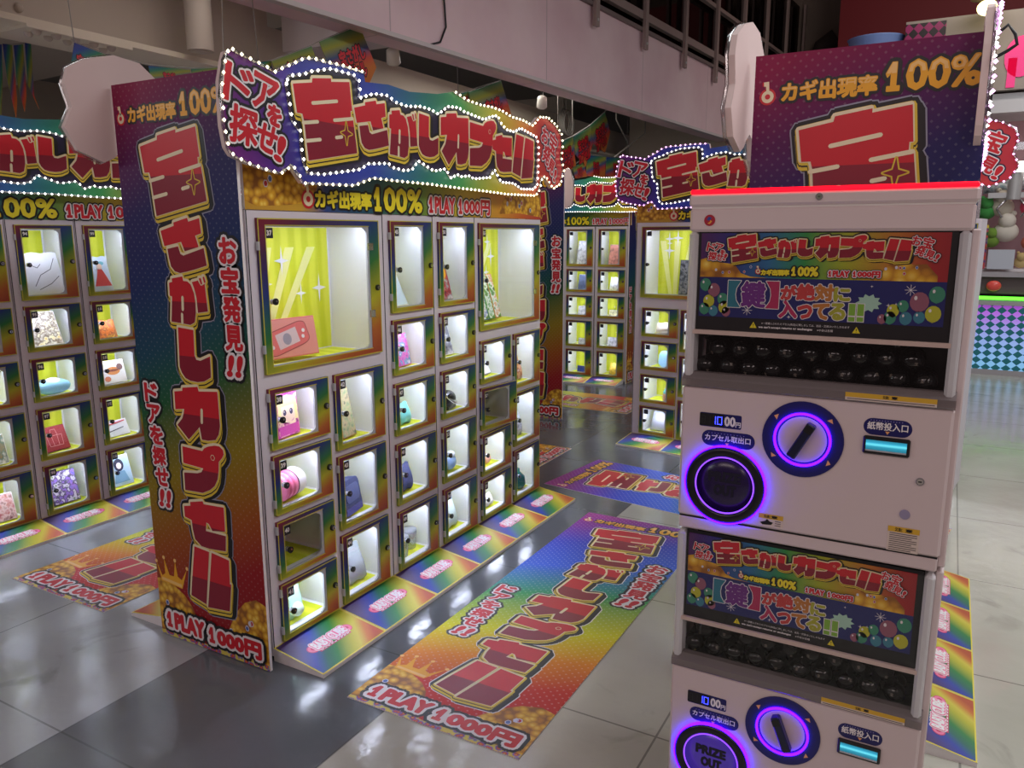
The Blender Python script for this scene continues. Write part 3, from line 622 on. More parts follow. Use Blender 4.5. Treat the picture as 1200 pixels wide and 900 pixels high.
def header(M, label, oc='warm', full=100):
    h = thing('header_sign', label, 'sign', M)
    put(HEADER, 'board', h); put(ROPE_O, 'rope_light', h); put(ROPE_I, 'rope_light', h)
    for pts, colr in ((LO, oc), (LI, 'white')) if full else ():
        pts = sorted(pts); nn = full//2
        for p in pts[:nn]: put(BULB[colr], 'bulb', h, TR(p[0], p[1], .013))
        if len(pts) > nn:
            mb = MB(); src = BULB[colr]; mt = src.materials[0]
            for p in pts[nn:]: mb.add([(v.co.x+p[0], v.co.y+p[1], v.co.z+.013) for v in src.vertices], [tuple(q.vertices) for q in src.polygons], mt)
            mb.obj('bulbs', h)['kind'] = 'stuff'
    return h
# strip board over the lockers
def strip_mesh(w=2.22):
    mb = MB()
    mb.prism([(0, 0), (w, 0), (w, .17), (0, .17)], -.012, 0, grad('print_strip', 1/w, 0, 0, [(0, (200, 150, 50)), (.12, (206, 160, 50)), (.18, (40, 66, 130)), (.32, (30, 96, 110)), (.45, (90, 140, 60)), (.6, (190, 170, 40)), (.78, (214, 150, 50)), (.9, (206, 96, 40)), (1, (180, 50, 60))]), WHITE)
    pile(mb, [(.0, .03), (.05, .012), (.2, .02), (.33, .035), (.36, .10), (.30, .165), (0, .165)], .5, 8, 2, .012)
    if w > 2: pile(mb, [(1.72, .02), (1.95, .03), (2.215, .012), (2.215, .14), (2.1, .165), (1.9, .16), (1.78, .10)], .5, 9, 5, .012)
    key_icon(mb, (.305, .045), .062, 2)
    letters(mb, 'カギ出現率', (.345, .016, .672, .080), YEL, 2, .0038, ((.0085, BLACK),), top=None)
    letters(mb, '100%', (.692, .012, 1.03, .107), YEL, 2, .0055, ((.0105, BLACK),))
    letters(mb, '1PLAY', (1.085, .014, 1.30, .084), RED, 2, .0042, ((.006, WHITE), (.0135, BLACK)))
    letters(mb, '1000円', (1.335, .014, 1.63, .084), RED, 2, .0042, ((.006, WHITE), (.0135, BLACK)))
    return mb.mesh('strip_board')
STRIP = strip_mesh(); STRIP_SHORT = strip_mesh(1.66)
def strip(M, label): return tag(put(STRIP, 'strip_board', None, M @ TR(0, -.004, 1.69) @ UPRIGHT), label, 'sign')
def kick_mesh():
    mb = MB(); w = P_-.002; sl = .254; a = math.atan2(.037, .25)
    mb.add([(0, 0, 0), (w, 0, 0), (w, -.25, 0), (0, -.25, 0), (0, 0, .052), (w, 0, .052), (w, -.25, .015), (0, -.25, .015)], [(0, 1, 2, 3), (3, 2, 6, 7), (4, 0, 3, 7), (1, 5, 6, 2), (0, 4, 5, 1)], WHITE)
    mb.M = TR(0, -.25, .015) @ RX(-0) @ Matrix.Rotation(a, 4, 'X')
    fill(mb, poly_shape([[(0, 0), (w, 0), (w, sl), (0, sl)]]), mat('print_yellow_border', (222, 206, 60), .4), .0004)
    fill(mb, poly_shape([[(.006, .006), (w-.006, .006), (w-.006, sl-.006), (.006, sl-.006)]]), grad('print_kick', .78/w, -.42/sl, .36-.42, [(0, (72, 46, 96)), (.16, (66, 44, 110)), (.32, (34, 54, 160)), (.44, (30, 100, 90)), (.56, (38, 124, 56)), (.74, (180, 176, 34)), (.82, (204, 190, 60)), (.92, (196, 110, 36)), (1, (176, 74, 34))], rough=.45), .0008)
    pk = mat('print_pink', (236, 120, 160), .4); pk2 = mat('print_deep_pink', (206, 60, 110), .4)
    for cx in (.090, .280):
        fill(mb, poly_shape([disc((cx, .136), .025)]), pk2, .0012); fill(mb, poly_shape([disc((cx, .136), .021)]), pk, .0016); fill(mb, poly_shape([disc((cx, .136), .010)]), pk2, .0020)
    letters(mb, 'BABY CUBE', (.100, .117, .270, .162), WHITE, 4, .0022, ((.0045, pk), (.0075, WHITE)))
    fill(mb, poly_shape([[(.098, .100), (.272, .100), (.272, .110), (.098, .110)]]), pk2, .0014)
    for i in range(9): fill(mb, poly_shape([[(.105+i*.018, .103), (.117+i*.018, .103), (.117+i*.018, .107), (.105+i*.018, .107)]]), WHITE, .0021)
    return mb.mesh('kick_panel')
KICK = kick_mesh()
ORD = ['first', 'second', 'third', 'fourth', 'fifth', 'sixth']
def kicks(M, n, where, group, i0=0):
    for i in range(n): tag(put(KICK, 'kick_panel', None, M @ TR(P_*i+.001, 0, 0)), 'sloped rainbow kick panel, %s' % (where % ORD[i]), 'kick panel', group)
def side_board(M, label): return tag(put(BOARD_ME, 'side_board', None, M), label, 'sign board')
def back_box(M, w, label, d0=.30, d1=.56, h=1.70):
    mb = MB(); mb.box(0, w, d0, d1, .02, h, CAB); mb.box(.02, w-.02, d0+.02, d1-.02, 0, .02, DARK)
    return tag(mb.obj('locker_row', None, M), label, 'locker')
# ---- main bank: front faces +X (local x -> world Y)
MM = TR(-2.13, 1.934, 0) @ RZ(90)
cabinet(MM, 2*P_, WIDE_A, 'wide locker unit with the coral box behind its big door, beside the side board', 'lockers of the middle bank', ['37','38','39','40','41','42','43','44'], dark=(3,))
cabinet(MM @ TR(2*P_, 0, 0), P_, narrow(), 'narrow five-door locker column right after the wide unit with the coral box', 'lockers of the middle bank', ['45','46','47','48','49'])
cabinet(MM @ TR(3*P_, 0, 0), P_, narrow(), 'narrow five-door locker column just before the far wide unit of the middle bank', 'lockers of the middle bank', ['50','51','52','53','54'])
cabinet(MM @ TR(4*P_, 0, 0), 2*P_, WIDE_D, 'wide locker unit of the middle bank with snack packs behind its big door', 'lockers of the middle bank', ['55','56','57','58','59','60','61','62'], dark=(2,), ajar=(2,))
strip(MM, 'gold and rainbow price strip over the middle locker bank')
kicks(MM, 6, '%s from the near end of the middle locker bank', 'kick panels of the middle bank')
header(TR(-2.05, 1.97, 0) @ Matrix(((0,0,1,0),(1,0,0,0),(0,1,0,0),(0,0,0,1))), 'big rainbow title sign with light bulbs over the middle locker bank')
side_board(TR(-2.693, 1.87, .003) @ UPRIGHT, 'tall dark rainbow side board at the near end of the middle locker bank')
back_box(TR(-2.13, 1.934, 0) @ RZ(90), 6*P_, 'plain back of the lockers facing the left aisle behind the middle bank', .28, .54)
FLIP = Matrix(((0,0,-1,0),(-1,0,0,0),(0,1,0,0),(0,0,0,1)))    # sheet facing -X
header(TR(-2.73, 4.00, 0) @ FLIP, 'pale back of a cut-out title sign sticking out left of the big side board', full=0)
k = tag(put(KICK, 'kick_panel', None, TR(-2.69, 1.90+P_, 0) @ RZ(-90)), 'kick panel whose white wedge end shows left of the big side board', 'kick panel')
# ---- left bank
ML = TR(-4.31, 1.935, 0) @ RZ(90)
gl = 'lockers of the left bank'
for i, (n0, lb) in enumerate(((89, 'narrow locker column cut by the left edge of the picture'), (94, 'narrow locker column of the left bank with a white pouch behind its top door'), (99, 'narrow locker column of the left bank next to the big dark side board'))):
    cabinet(ML @ TR(P_*1.014*i, 0, 0), P_, narrow(), lb, gl, [str(n0+k) for k in range(5)])
strip(TR(-4.31, 1.56, 0) @ RZ(90), 'gold and rainbow price strip over the left locker bank')
kicks(ML, 3, '%s from the left edge below the left locker bank', 'kick panels of the left bank')
header(TR(-4.22, 1.60, 0) @ Matrix(((0,0,1,0),(1,0,0,0),(0,1,0,0),(0,0,0,1))), 'rainbow title sign with light bulbs over the left locker bank, cut by the picture edge', 'white')
# ---- bank across the aisle end (faces the viewer), partly behind the capsule machine
M4 = TR(-2.11, 5.72, 0) @ RZ(-8)
W4 = [(.052, 1.13, .66, .53)]+[(.07, z, .30, h) for z, h in ((.832, .222), (.575, .222), (.315, .222), (.065, .222))]+[(.39, z, .312, h) for z, h in ROW3]
W4R = [(.036, 1.13, .69, .53)]+[(.038, z, .312, h) for z, h in ROW4]+[(.400, z, .328, h) for z, h in ROW3]
g4 = 'lockers across the aisle end'
cabinet(M4, 2*P_, W4, 'wide locker unit left of the capsule machine, dark photo box behind its big door', g4, ['']*8)
cabinet(M4 @ TR(2*P_, 0, 0), P_, narrow(), 'narrow locker column hidden behind the upper capsule machine', g4, None)
cabinet(M4 @ TR(3*P_, 0, 0), P_, narrow(), 'narrow locker column behind the right part of the capsule machine', g4, None)
cabinet(M4 @ TR(4*P_+.045, 0, 0), 2*P_, W4R, 'wide locker unit whose right edge shows just right of the capsule machine', g4, ['']*8)
strip(M4, 'gold price strip over the locker bank left of the capsule machine')
kicks(M4, 6, '%s from the left below the bank behind the capsule machine', 'kick panels of the bank behind the machine')
header(M4 @ TR(.05, -.09, .0) @ Matrix.Diagonal((1.031, 1, 1, 1)) @ UPRIGHT, 'title sign with pink and white bulbs over the bank behind the capsule machine', 'pink')
# ---- far bank (faces the viewer)
M3 = TR(-3.76, 7.9, 0)
for i, lb in enumerate(('far locker column next to the far side board, white box behind its top door', 'far locker column with a red and white box behind its top door')):
    cabinet(M3 @ TR(P_*1.02*i, 0, 0), P_, narrow(), lb, 'lockers of the farthest bank', ['']*5)
tag(put(STRIP_SHORT, 'strip_board', None, TR(-4.25, 7.896, 1.70) @ Matrix.Diagonal((.77, 1, .84, 1)) @ UPRIGHT), 'price strip over the farthest locker bank', 'sign')
kicks(M3, 2, '%s from the left below the farthest locker bank', 'kick panels of the farthest bank')
header(TR(-4.27, 7.82, .26) @ Matrix.Diagonal((.78, 1, .87, 1)) @ UPRIGHT, 'title sign with white bulbs over the farthest locker bank', 'white')
side_board(TR(-2.985, 7.88, 0) @ RZ(90) @ UPRIGHT, 'narrow-looking side board on the right end of the farthest locker bank')
# ---- bank end beyond the middle bank
side_board(TR(-2.875-PW, 6.04, 0) @ UPRIGHT, 'side board half hidden beyond the far end of the middle locker bank')
mb = MB(); mb.box(-3.42, -3.10, 6.06, 6.446, .0, 1.9, CAB); tag(mb.obj('locker_row'), 'plain end of a locker behind the half hidden side board', 'locker')
header(TR(-3.16, 6.466, 0) @ Matrix(((-1,0,0,0),(0,0,1,0),(0,1,0,0),(0,0,0,1))), 'pale back of a cut-out title sign right of the half hidden side board', full=0)
# ---- right bank behind the capsule machine
MR = TR(.005, 2.53, 0) @ RZ(90)
cabinet(MR, 2*P_, WIDE_A, 'wide locker unit edge-on right behind the capsule machine, nearer half', 'lockers of the right bank', None, dark=range(8))
cabinet(MR @ TR(2*P_, 0, 0), 2*P_, WIDE_D, 'wide locker unit edge-on right behind the capsule machine, farther half', 'lockers of the right bank', None, dark=range(8))
kicks(MR @ Matrix.Diagonal((1, .8, 1, 1)), 4, '%s from the near end right of the capsule machine', 'kick panels right of the capsule machine')
back_box(MR, 4*P_, 'plain back of the lockers behind the tall board of the capsule machine', .28, .52)
side_board(TR(-.562, 2.5, -.01) @ UPRIGHT, 'tall dark side board rising behind the red-lit capsule machine')
header(TR(-.60, 4.62, -.02) @ FLIP, 'pale back of a cut-out title sign sticking out left of the tall board', full=0)
header(TR(.040, 2.55, 0) @ Matrix(((0,0,1,0),(1,0,0,0),(0,1,0,0),(0,0,0,1))) @ Matrix.Diagonal((.64, 1, 1, 1)), 'title sign seen edge-on right of the tall board', 'pink', full=60)
# ------------------------------------------------------------------ floor mats
def floor_mat(M, label, sx=1, sy=1):
    o = put(MAT_ME, 'floor_mat', None, M @ TR(0, 0, .003) @ Matrix.Diagonal((sx, sy, .22, 1))); return tag(o, label, 'floor mat')
floor_mat(TR(-1.725, 1.885, 0), 'big rainbow floor mat with red title between the lockers and the capsule machine', .69/PW, 2.12/PH)
floor_mat(TR(-3.77, 1.86, 0), 'rainbow floor mat left of the big side board, mostly hidden behind it', .70/PW, 2.12/PH)
floor_mat(TR(-2.2, 4.36, 0) @ RZ(-8) @ TR(0, 0, 0) @ Matrix(((0,-1,0,0),(1,0,0,0),(0,0,1,0),(0,0,0,1))) @ TR(0, -PH*1.06, 0), 'purple and blue floor mat in front of the bank behind the capsule machine', .69/PW, 1.06)
floor_mat(TR(-2.45, 6.52, 0) @ RZ(90), 'far rainbow floor mat in front of the farthest locker bank', .69/PW, 2.12/PH)
floor_mat(TR(-2.40, 4.62, 0) @ RZ(90), 'floor mat of which only the red end shows past the middle bank', .60/PW, 2.12/PH)
# ------------------------------------------------------------------ capsule machines
GB = mat('machine_shell', (214, 198, 198), .32); GB2 = mat('machine_shell_top', (220, 204, 204), .28); NAVY = mat('machine_navy', (24, 22, 96), .35)
PURP = mat('ring_light', (150, 40, 255), .4, emit=(58, 4, 255), es=9.0); PURPS = mat('ring_light_thin', (200, 140, 255), .4, emit=(120, 50, 255), es=1.6)
REDL = mat('red_light_bar', (255, 20, 40), .4, emit=(255, 0, 24), es=2.6); BLUEL = mat('blue_digits', (60, 60, 255), .4, emit=(50, 60, 255), es=6)
CYAN = mat('bill_slot_light', (60, 200, 230), .4, emit=(50, 190, 225), es=.8); ORG = mat('print_orange', (240, 170, 110), .4)
x, y, z, v = objxyz(CYAN); cc_ = ramp(CYAN, mth(CYAN, 'MULTIPLY_ADD', y, 45, .45), [(.02, (10, 40, 60)), (.35, (30, 120, 150)), (.55, (120, 240, 255)), (.72, (40, 150, 190)), (.98, (16, 70, 100))])
CYAN.node_tree.links.new(cc_, CYAN.node_tree.nodes['Principled BSDF'].inputs['Emission Color'])
COVER = clear('clear_cover', (252, 252, 252), .02, .03); PILLAR = clear('clear_corner', (236, 236, 236), .25, .10, .6, (250, 250, 254))
GX0, GX1, GY, GXO = -.330, .246, 1.813, -.2117
def rrect(x0, y0, x1, y1, r, n=5):
    o = []
    for cx, cy, a0 in ((x1-r, y1-r, 0), (x0+r, y1-r, 90), (x0+r, y0+r, 180), (x1-r, y0+r, 270)):
        for i in range(n+1): a = math.radians(a0+90*i/n); o.append((cx+r*math.cos(a), cy+r*math.sin(a)))
    return o
def poster_mesh():
    """origin at the lower left corner; 0.525 x 0.232"""
    w, h, m_ = .527, .232, .124
    mb = MB(); mb.prism([(0, 0), (w, 0), (w, h), (0, h)], -.003, 0, BLACK)
    gr = grad('print_poster', 1/w, 0, 0, [(0, (84, 26, 90)), (.14, (40, 40, 130)), (.3, (40, 110, 160)), (.45, (50, 150, 70)), (.6, (170, 180, 40)), (.78, (196, 120, 40)), (.92, (170, 40, 40)), (1, (150, 30, 40))])
    fill(mb, poly_shape([[(.006, m_), (w-.012, m_), (w-.012, h-.008), (.006, h-.008)]]), gr, LZ)
    fill(mb, poly_shape([[(.006, .032), (w-.012, .032), (w-.012, m_), (.006, m_)]]), mat('print_night_blue', (28, 34, 104), .35), LZ)
    pile(mb, [(.006, m_), (.16, m_), (.12, m_+.003), (.10, m_+.010), (.085, m_+.03), (.05, m_+.034), (.02, m_+.044), (.006, m_+.04)], 2, 4, 5, .003)
    pile(mb, [(.375, m_), (w-.03, m_), (w-.03, m_+.012), (.475, m_+.036), (.45, m_+.034), (.425, m_+.050), (.405, m_+.034), (.39, m_+.012)], 2, 6, 6, .003)
    k = (.445-.068)/(1.943-.141); B = {c: (.068+(b[0]-.141)*k, .158+(b[1]-1.865)*.21, .068+(b[2]-.141)*k, .158+(b[3]-1.865)*.21) for c, b in HB.items()}
    logo(mb, B, 3, .0021, True)
    cluster(mb, [('ド', .03, .192, .019, -12), ('ア', .048, .191, .018, -14), ('を', .057, .181, .010, -14), ('探', .034, .172, .019, -8), ('せ', .051, .170, .015, -12), ('!', .063, .170, .015, -24)], RED, 6, .0007, ((.0014, WHITE), (.003, BLACK)))
    cluster(mb, [('お', .453, .207, .018, -14), ('宝', .474, .203, .021, -16), ('発', .461, .186, .018, -20), ('見', .479, .179, .017, -22), ('!', .492, .173, .015, -26)], RED, 6, .0007, ((.0014, WHITE), (.003, BLACK)))
    key_icon(mb, (.139, .139), .012, 8)
    letters(mb, 'カギ出現率', (.146, .131, .206, .143), YEL, 8, .0011, ((.0022, BLACK),)); letters(mb, '100%', (.211, .131, .266, .150), YEL, 8, .0014, ((.0026, BLACK),))
    letters(mb, '1PLAY', (.288, .131, .329, .143), RED, 8, .0011, ((.0013, WHITE), (.0028, BLACK))); letters(mb, '1000円', (.337, .131, .390, .143), RED, 8, .0011, ((.0013, WHITE), (.0028, BLACK)))
    bal = [mat('print_balloon_%d' % i, c, .4) for i, c in enumerate(((60, 140, 110), (150, 90, 110), (190, 190, 50), (60, 130, 150)))]
    for x, y, r, c in ((.012, .106, .013, 0), (.040, .094, .014, 1), (.029, .068, .013, 2), (.061, .074, .012, 0), (.012, .050, .012, 0), (.065, .055, .013, 2), (.07, .043, .010, 1), (.04, .036, .011, 3),
                       (.507, .098, .015, 0), (.468, .082, .018, 1), (.438, .072, .011, 0), (.42, .062, .012, 2), (.415, .046, .012, 0), (.495, .058, .015, 2), (.47, .050, .011, 3), (.445, .036, .012, 3), (.40, .040, .009, 1)):
        y = max(y, .033+r*1.15); x = min(max(x, .007+r), w-.013-r)
        fill(mb, poly_shape([disc((x, y), r, r*1.15, 14)]), bal[c], 2*LZ); fill(mb, poly_shape([[(x-.002, y-r*1.2), (x+.002, y-r*1.2), (x, y-r)]]), bal[c], 2*LZ)
        fill(mb, poly_shape([disc((x-r*.4, y+r*.45), r*.18, r*.26, 8)]), WHITE, 2.6*LZ)
    rr = random.Random(3)
    for i in range(16):
        x, y = .09+.4*rr.random(), .036+.082*rr.random(); s_ = .002+.003*rr.random()
        fill(mb, poly_shape([[(x+s_*q*math.sin(a*PI/4), y+s_*q*math.cos(a*PI/4)) for a in range(8) for q in ((1, .25)[a % 2],)]]), WHITE, 1.6*LZ)
    for x, y in ((.118, .05), (.45, .106)): 
        for a in range(8): line(mb, (x, y), (x+.011*math.cos(a*PI/4), y+.011*math.sin(a*PI/4)), .0005, WHITE, 1.8*LZ)
    c3 = [mat('print_slogan_%d' % i, c, .4) for i, c in enumerate(((40, 120, 140), (60, 50, 150), (110, 40, 130), (180, 40, 90), (196, 60, 60), (190, 120, 50), (170, 170, 50), (130, 180, 60)))]
    SLO = WHITE
    def sl(t, x0, x1, y0, y1, c): letters(mb, t, (x0, y0, x1, y1), c3[c], 3, .0022, ((.0017, SLO),))
    # corner brackets and the key character
    for L, c in (([(.073, .056), (.073, .117), (.102, .117), (.092, .1), (.09, .086), (.092, .072), (.102, .056)], 0), ([(.187, .056), (.187, .117), (.158, .117), (.168, .1), (.17, .086), (.168, .072), (.158, .056)], 3)):
        P = poly_shape([L]); stroke(mb, P, .0016, SLO, 3*LZ); fill(mb, P, c3[c], 4*LZ)
    sl('鍵', .105, .156, .058, .115, 2); sl('が', .192, .222, .079, .108, 4); sl('絶', .226, .261, .079, .112, 4); sl('対', .264, .300, .079, .112, 5); sl('に', .303, .333, .079, .106, 6)
    st = [(.372+.026*q*math.cos(i*PI/10), .076+.02*q*math.sin(i*PI/10)) for i in range(20) for q in ((1, .72)[i % 2],)]
    fill(mb, poly_shape([st]), mat('print_pale_burst', (170, 210, 190), .4), 2.2*LZ)
    sl('入', .190, .226, .038, .074, 3); sl('っ', .230, .258, .038, .066, 4); sl('て', .262, .293, .038, .070, 5); sl('る', .296, .326, .038, .072, 6)
    for x in (.334, .351): fill(mb, poly_shape([[(x-.0016, .034), (x+.0146, .034), (x+.0146, .075), (x-.0016, .075)]]), SLO, 3.4*LZ); fill(mb, poly_shape([[(x, .048), (x+.013, .048), (x+.013, .0735), (x, .0735)]]), c3[7], 4.2*LZ); fill(mb, poly_shape([[(x, .0355), (x+.013, .0355), (x+.013, .045), (x, .045)]]), c3[7], 4.2*LZ)
    for x in (.134, .352):
        fill(mb, poly_shape([[(x-.008, .010), (x+.008, .010), (x, .024)]]), YEL, 2*LZ); letters(mb, '!', (x-.001, .012, x+.001, .020), BLACK, 3)
    letters(mb, '※一度購入されたカプセル(商品)に関しましては、返品・交換はいたしかねます', (.152, .0185, .338, .0245), WHITE, 2)
    letters(mb, "we can't accept returns or exchanges", (.146, .0095, .262, .0155), WHITE, 2, .0003); letters(mb, '※中身は各種', (.272, .0095, .305, .0150), WHITE, 2)
    return mb.mesh('display_card')
POSTER = poster_mesh()
def pill(mb, x0, x1, y0, y1, t, tx0, tx1, ty0, ty1, tri, z=0):
    fill(mb, poly_shape([rrect(x0, y0, x1, y1, (y1-y0)/2*.98)]), NAVY, z+.0006); letters(mb, t, (tx0, ty0, tx1, ty1), WHITE, 2, .0004)
    for i in range(12): x = tx0+(tx1-tx0)*(.08+.07*i); fill(mb, poly_shape([disc((x, ty1+.0035), .0012, .0012, 5)]), mat('print_pale_violet', (150, 140, 200), .4), .0012)
    fill(mb, poly_shape([[(tri-.0045, y0+.010), (tri+.0045, y0+.010), (tri, y0+.003)]]), ORG, .0012)
SEG = {'0': 'abcdef', '1': 'bc', '8': 'abcdefg'}
def digit(mb, ch, x, y, w, h, mt, z):
    t = w*.17
    q = {'a': (0, h-t, w, h), 'g': (0, h/2-t/2, w, h/2+t/2), 'd': (0, 0, w, t), 'b': (w-t, h/2, w, h), 'c': (w-t, 0, w, h/2), 'f': (0, h/2, t, h), 'e': (0, 0, t, h/2)}
    for s_ in SEG[ch]:
        a = q[s_]; e = t*.18; mb.add([(x+a[0]+e, y+a[1]+e, z), (x+a[2]-e, y+a[1]+e, z), (x+a[2]-e, y+a[3]-e, z), (x+a[0]+e, y+a[3]-e, z)], [(0, 1, 2, 3)], mt)
def machine(dz, label, upper):
    t = thing('capsule_machine', label, 'capsule machine', TR(GXO, GY, dz))
    A = UPRIGHT; d = .44
    zt, zb = 1.262, .915     # body
    mb = MB(); x0, x1 = GX0, GX1
    mb.box(x0, x1, 0, d, zb, zt-.02, GB, .006)
    # sloped clear lip above the body front is a part of its own; body shoulder:
    mb.box(x0, x1, .10, d, zt-.02, zt, GB)
    mb.box(x0+.003, x1-.003, .002, d, zb-.033, zb-.002, GB, .004)          # lower band under the dark joint line
    mb.box(x0+.004, x1-.004, .004, d-.01, zb-.003, zb+.001, DARK)
    mb.obj('body', t)
    for xa, xb, ya in ((x1-.004, x1+.012, .03), (x0-.004, x0+.004, .05)): mb = MB(); mb.box(xa, xb, ya, d, zb-.03, 1.61, GB2, .003); mb.obj('side_panel', t)
    if upper:
        mb = MB(); mb.box(x0, x1+.004, -.004, d, 1.662, 1.692, GB2, .006); mb.box(x0+.002, x1, 0, d, 1.606, 1.660, GB2, .006); mb.box(x0+.004, x1-.002, .003, d, 1.658, 1.664, mat('joint_line', (230, 224, 220), .3)); mb.obj('hood', t)
        mb = MB(); mb.box(x0+.002, x1+.001, -.002, .02, 1.690, 1.701, REDL, .003); mb.obj('light_bar', t)
        mb = MB(); c = (-.281, 1.632); fill(mb, poly_shape([disc(c, .0128, .0128, 24)]), mat('logo_red', (170, 24, 50), .4), .0006)
        mb2 = [(c[0]-.007, c[1]+.002), (c[0]-.002, c[1]+.0085), (c[0]+.005, c[1]+.005), (c[0]+.001, c[1]+.001), (c[0]-.002, c[1]-.001)]
        fill(mb, poly_shape([mb2]), mat('logo_blue', (50, 70, 150), .4), .0011); fill(mb, poly_shape([[(c[0]+.001, c[1]+.001), (c[0]+.006, c[1]-.002), (c[0]+.001, c[1]-.0085), (c[0]-.005, c[1]-.007), (c[0]+.001, c[1]-.003)]]), mat('logo_orange', (236, 160, 60), .4), .0011)
        mb.obj('round_emblem', t, A @ TR(0, 0, .0005))
        mb = MB(); mb.cyl((-.047, 1.679, 0), (0, 0, 1), .0075, .003, CHROME, 18); mb.cyl((-.047, 1.679, .003), (0, 0, 1), .005, .001, mat('lock_face', (120, 130, 110), .4), 14); mb.box(-.049, -.045, 1.678, 1.680, .004, .0043, DARK); mb.obj('lock', t, A @ TR(0, 0, .004))
    # window bay: dark back, card, bar, capsule bin, clear cover
    mb = MB(); mb.box(x0+.01, x1-.01, .16, .17, zt, 1.606, DARK); mb.box(x0+.01, x1-.01, .0, .16, zt-.004, zt, DARK); mb.obj('window_back', t)
    c_ = put(POSTER, 'display_card', t, TR(-.307, .012, 1.379) @ A)
    mb = MB(); mb.box(-.312, .226, .004, .014, 1.369, 1.379, mat('card_rail', (214, 190, 180), .4)); mb.obj('card_rail', t)
    mb = MB(); mb.box(x0+.004, x1-.004, -.001, .001, zt, 1.606, COVER); mb.obj('clear_cover', t)
    for xa in (x0+.001, x1-.024): mb = MB(); mb.box(xa, xa+.021, .002, .05, zt, 1.606, PILLAR, .006); mb.obj('clear_corner', t)
    mb = MB(); mb.prism([(-.002, zt-.020), (-.004, zt-.016), (-.004, zt), (.012, zt+.014), (.03, zt+.014), (.03, zt-.004), (.02, zt-.02)], 0, x1-x0, clear('clear_lip', (214, 206, 206), .14, .1, .5, (150, 140, 140))); mb.obj('clear_lip', t, TR(x0, 0, 0) @ Matrix(((0,0,1,0),(1,0,0,0),(0,1,0,0),(0,0,0,1))))
    # price display
    mb = MB(); px, py, w, h = -.284, 1.148, .099, .034
    fill(mb, poly_shape([rrect(px, py, px+w, py+h, .004)]), NAVY, .0006); fill(mb, poly_shape([[(px, py+.002), (px+.058, py+.002), (px+.058, py+h-.002), (px, py+h-.002)]]), BLACK, .0012)
    gh = mat('digit_ghost', (44, 46, 44), .5)
    for i, ch in enumerate('81'): digit(mb, ch, px+.004+i*.012, py+.007, .010, .02, gh, .0018)
    for i, ch in enumerate('10'): digit(mb, ch, px+.027+i*.015, py+.007, .012, .02, BLUEL, .0018)
    letters(mb, '00', (px+.060, py+.006, px+.084, py+.028), WHITE, 2, .0012); letters(mb, '円', (px+.086, py+.005, px+.097, py+.017), WHITE, 2, .0004)
    mb.obj('price_display', t, A)
    mb = MB(); pill(mb, -.277, -.152, 1.102, 1.140, 'カプセル取出口', -.269, -.162, 1.115, 1.130, -.216); mb.obj('outlet_label', t, A)
    mb = MB(); pill(mb, .076, .171, 1.172, 1.209, '紙幣投入口', .084, .163, 1.184, 1.201, .124); mb.obj('bill_label', t, A)
    # turning knob
    kx, kz = -.048, 1.143
    mb = MB(); mb.ring((0, 0), .052, .088, -.002, .003, NAVY); mb.ring((0, 0), .057, .0625, .0032, .0075, PURP)
    for a in (40, 140, 215, 320):
        ca, sa = math.cos(math.radians(a)), math.sin(math.radians(a)); f = lambda r, q: (r*ca-q*sa, r*sa+q*ca)
        fill(mb, poly_shape([[f(.076, -.007), f(.081, .003), f(.070, .006)]]), ORG, .0036)
    mb.obj('knob_ring', t, TR(kx, 0, kz) @ A)
    mb = MB(); mb.lathe([(.056, -.002), (.056, .001), (.053, .003), (0.0001, .0032)], (0, 0, 0), (0, 0, 1), mat('knob_disc', (206, 186, 172), .4), 40)
    kd = mb.obj('knob_disc', t, TR(kx, 0, kz) @ A)
    mb = MB(); mb.box(-.0105, .0105, -.045, .045, 0, .022, mat('handle_navy', (18, 22, 56), .3), .003); mb.box(-.0095, .0095, .024, .040, .0215, .0228, DARK)
    mb.obj('handle', kd, TR(0, 0, .003) @ RZ(-28 if upper else 22))
    # prize outlet
    ox, oz = -.216, 1.010
    mb = MB(); mb.ring((0, 0), .0938, .0972, .001, .011, PURP, 56); mb.lathe([(.070, 0), (.070, .010), (.076, .014), (.088, .014), (.0935, .010), (.0935, 0)], (0, 0, 0), (0, 0, 1), mat('outlet_black', (16, 16, 30), .3), 56, True, False); mb.ring((0, 0), .0675, .0705, .009, .0115, PURPS, 56)
    mb.obj('outlet_ring', t, TR(ox, 0, oz) @ A)
    mb = MB(); mb.lathe([(.070, .001), (.070, .004), (.03, .0055), (.0001, .006)], (0, 0, 0), (0, 0, 1), mat('outlet_door_dark', (24, 12, 40), .25, emit=(30, 8, 70), es=.16) if upper else mat('outlet_door_lit', (60, 40, 120), .25, emit=(58, 40, 130), es=.7), 48)
    tm = mat('outlet_text_dark', (16, 10, 40), .4)
    letters(mb, 'PRIZE', (-.038, .008, .036, .030), tm, 10.5, .0022); letters(mb, 'OUT', (-.024, -.026, .026, -.002), tm, 10.5, .0022)
    mb.obj('outlet_door', t, TR(ox, 0, oz) @ A)
    # bill slot
    mb = MB(); mb.box(-.046, .046, -.020, .020, 0, .008, DARK, .003); mb.box(-.040, .040, -.010, .012, .007, .0085, CYAN); mb.box(-.040, .040, -.0125, -.0095, .008, .011, RIM); mb.obj('bill_slot', t, TR(.124, 0, 1.150) @ A)
    mb = MB(); mb.cyl((0, 0, 0), (0, 0, 1), .0085, .004, CHROME, 20); mb.cyl((0, 0, .004), (0, 0, 1), .0058, .001, mat('key_face', (170, 166, 160), .35), 16); mb.box(-.0035, .0035, -.0015, .0015, .005, .0053, DARK); mb.obj('key_lock', t, TR(.195, 0, 1.081) @ A)
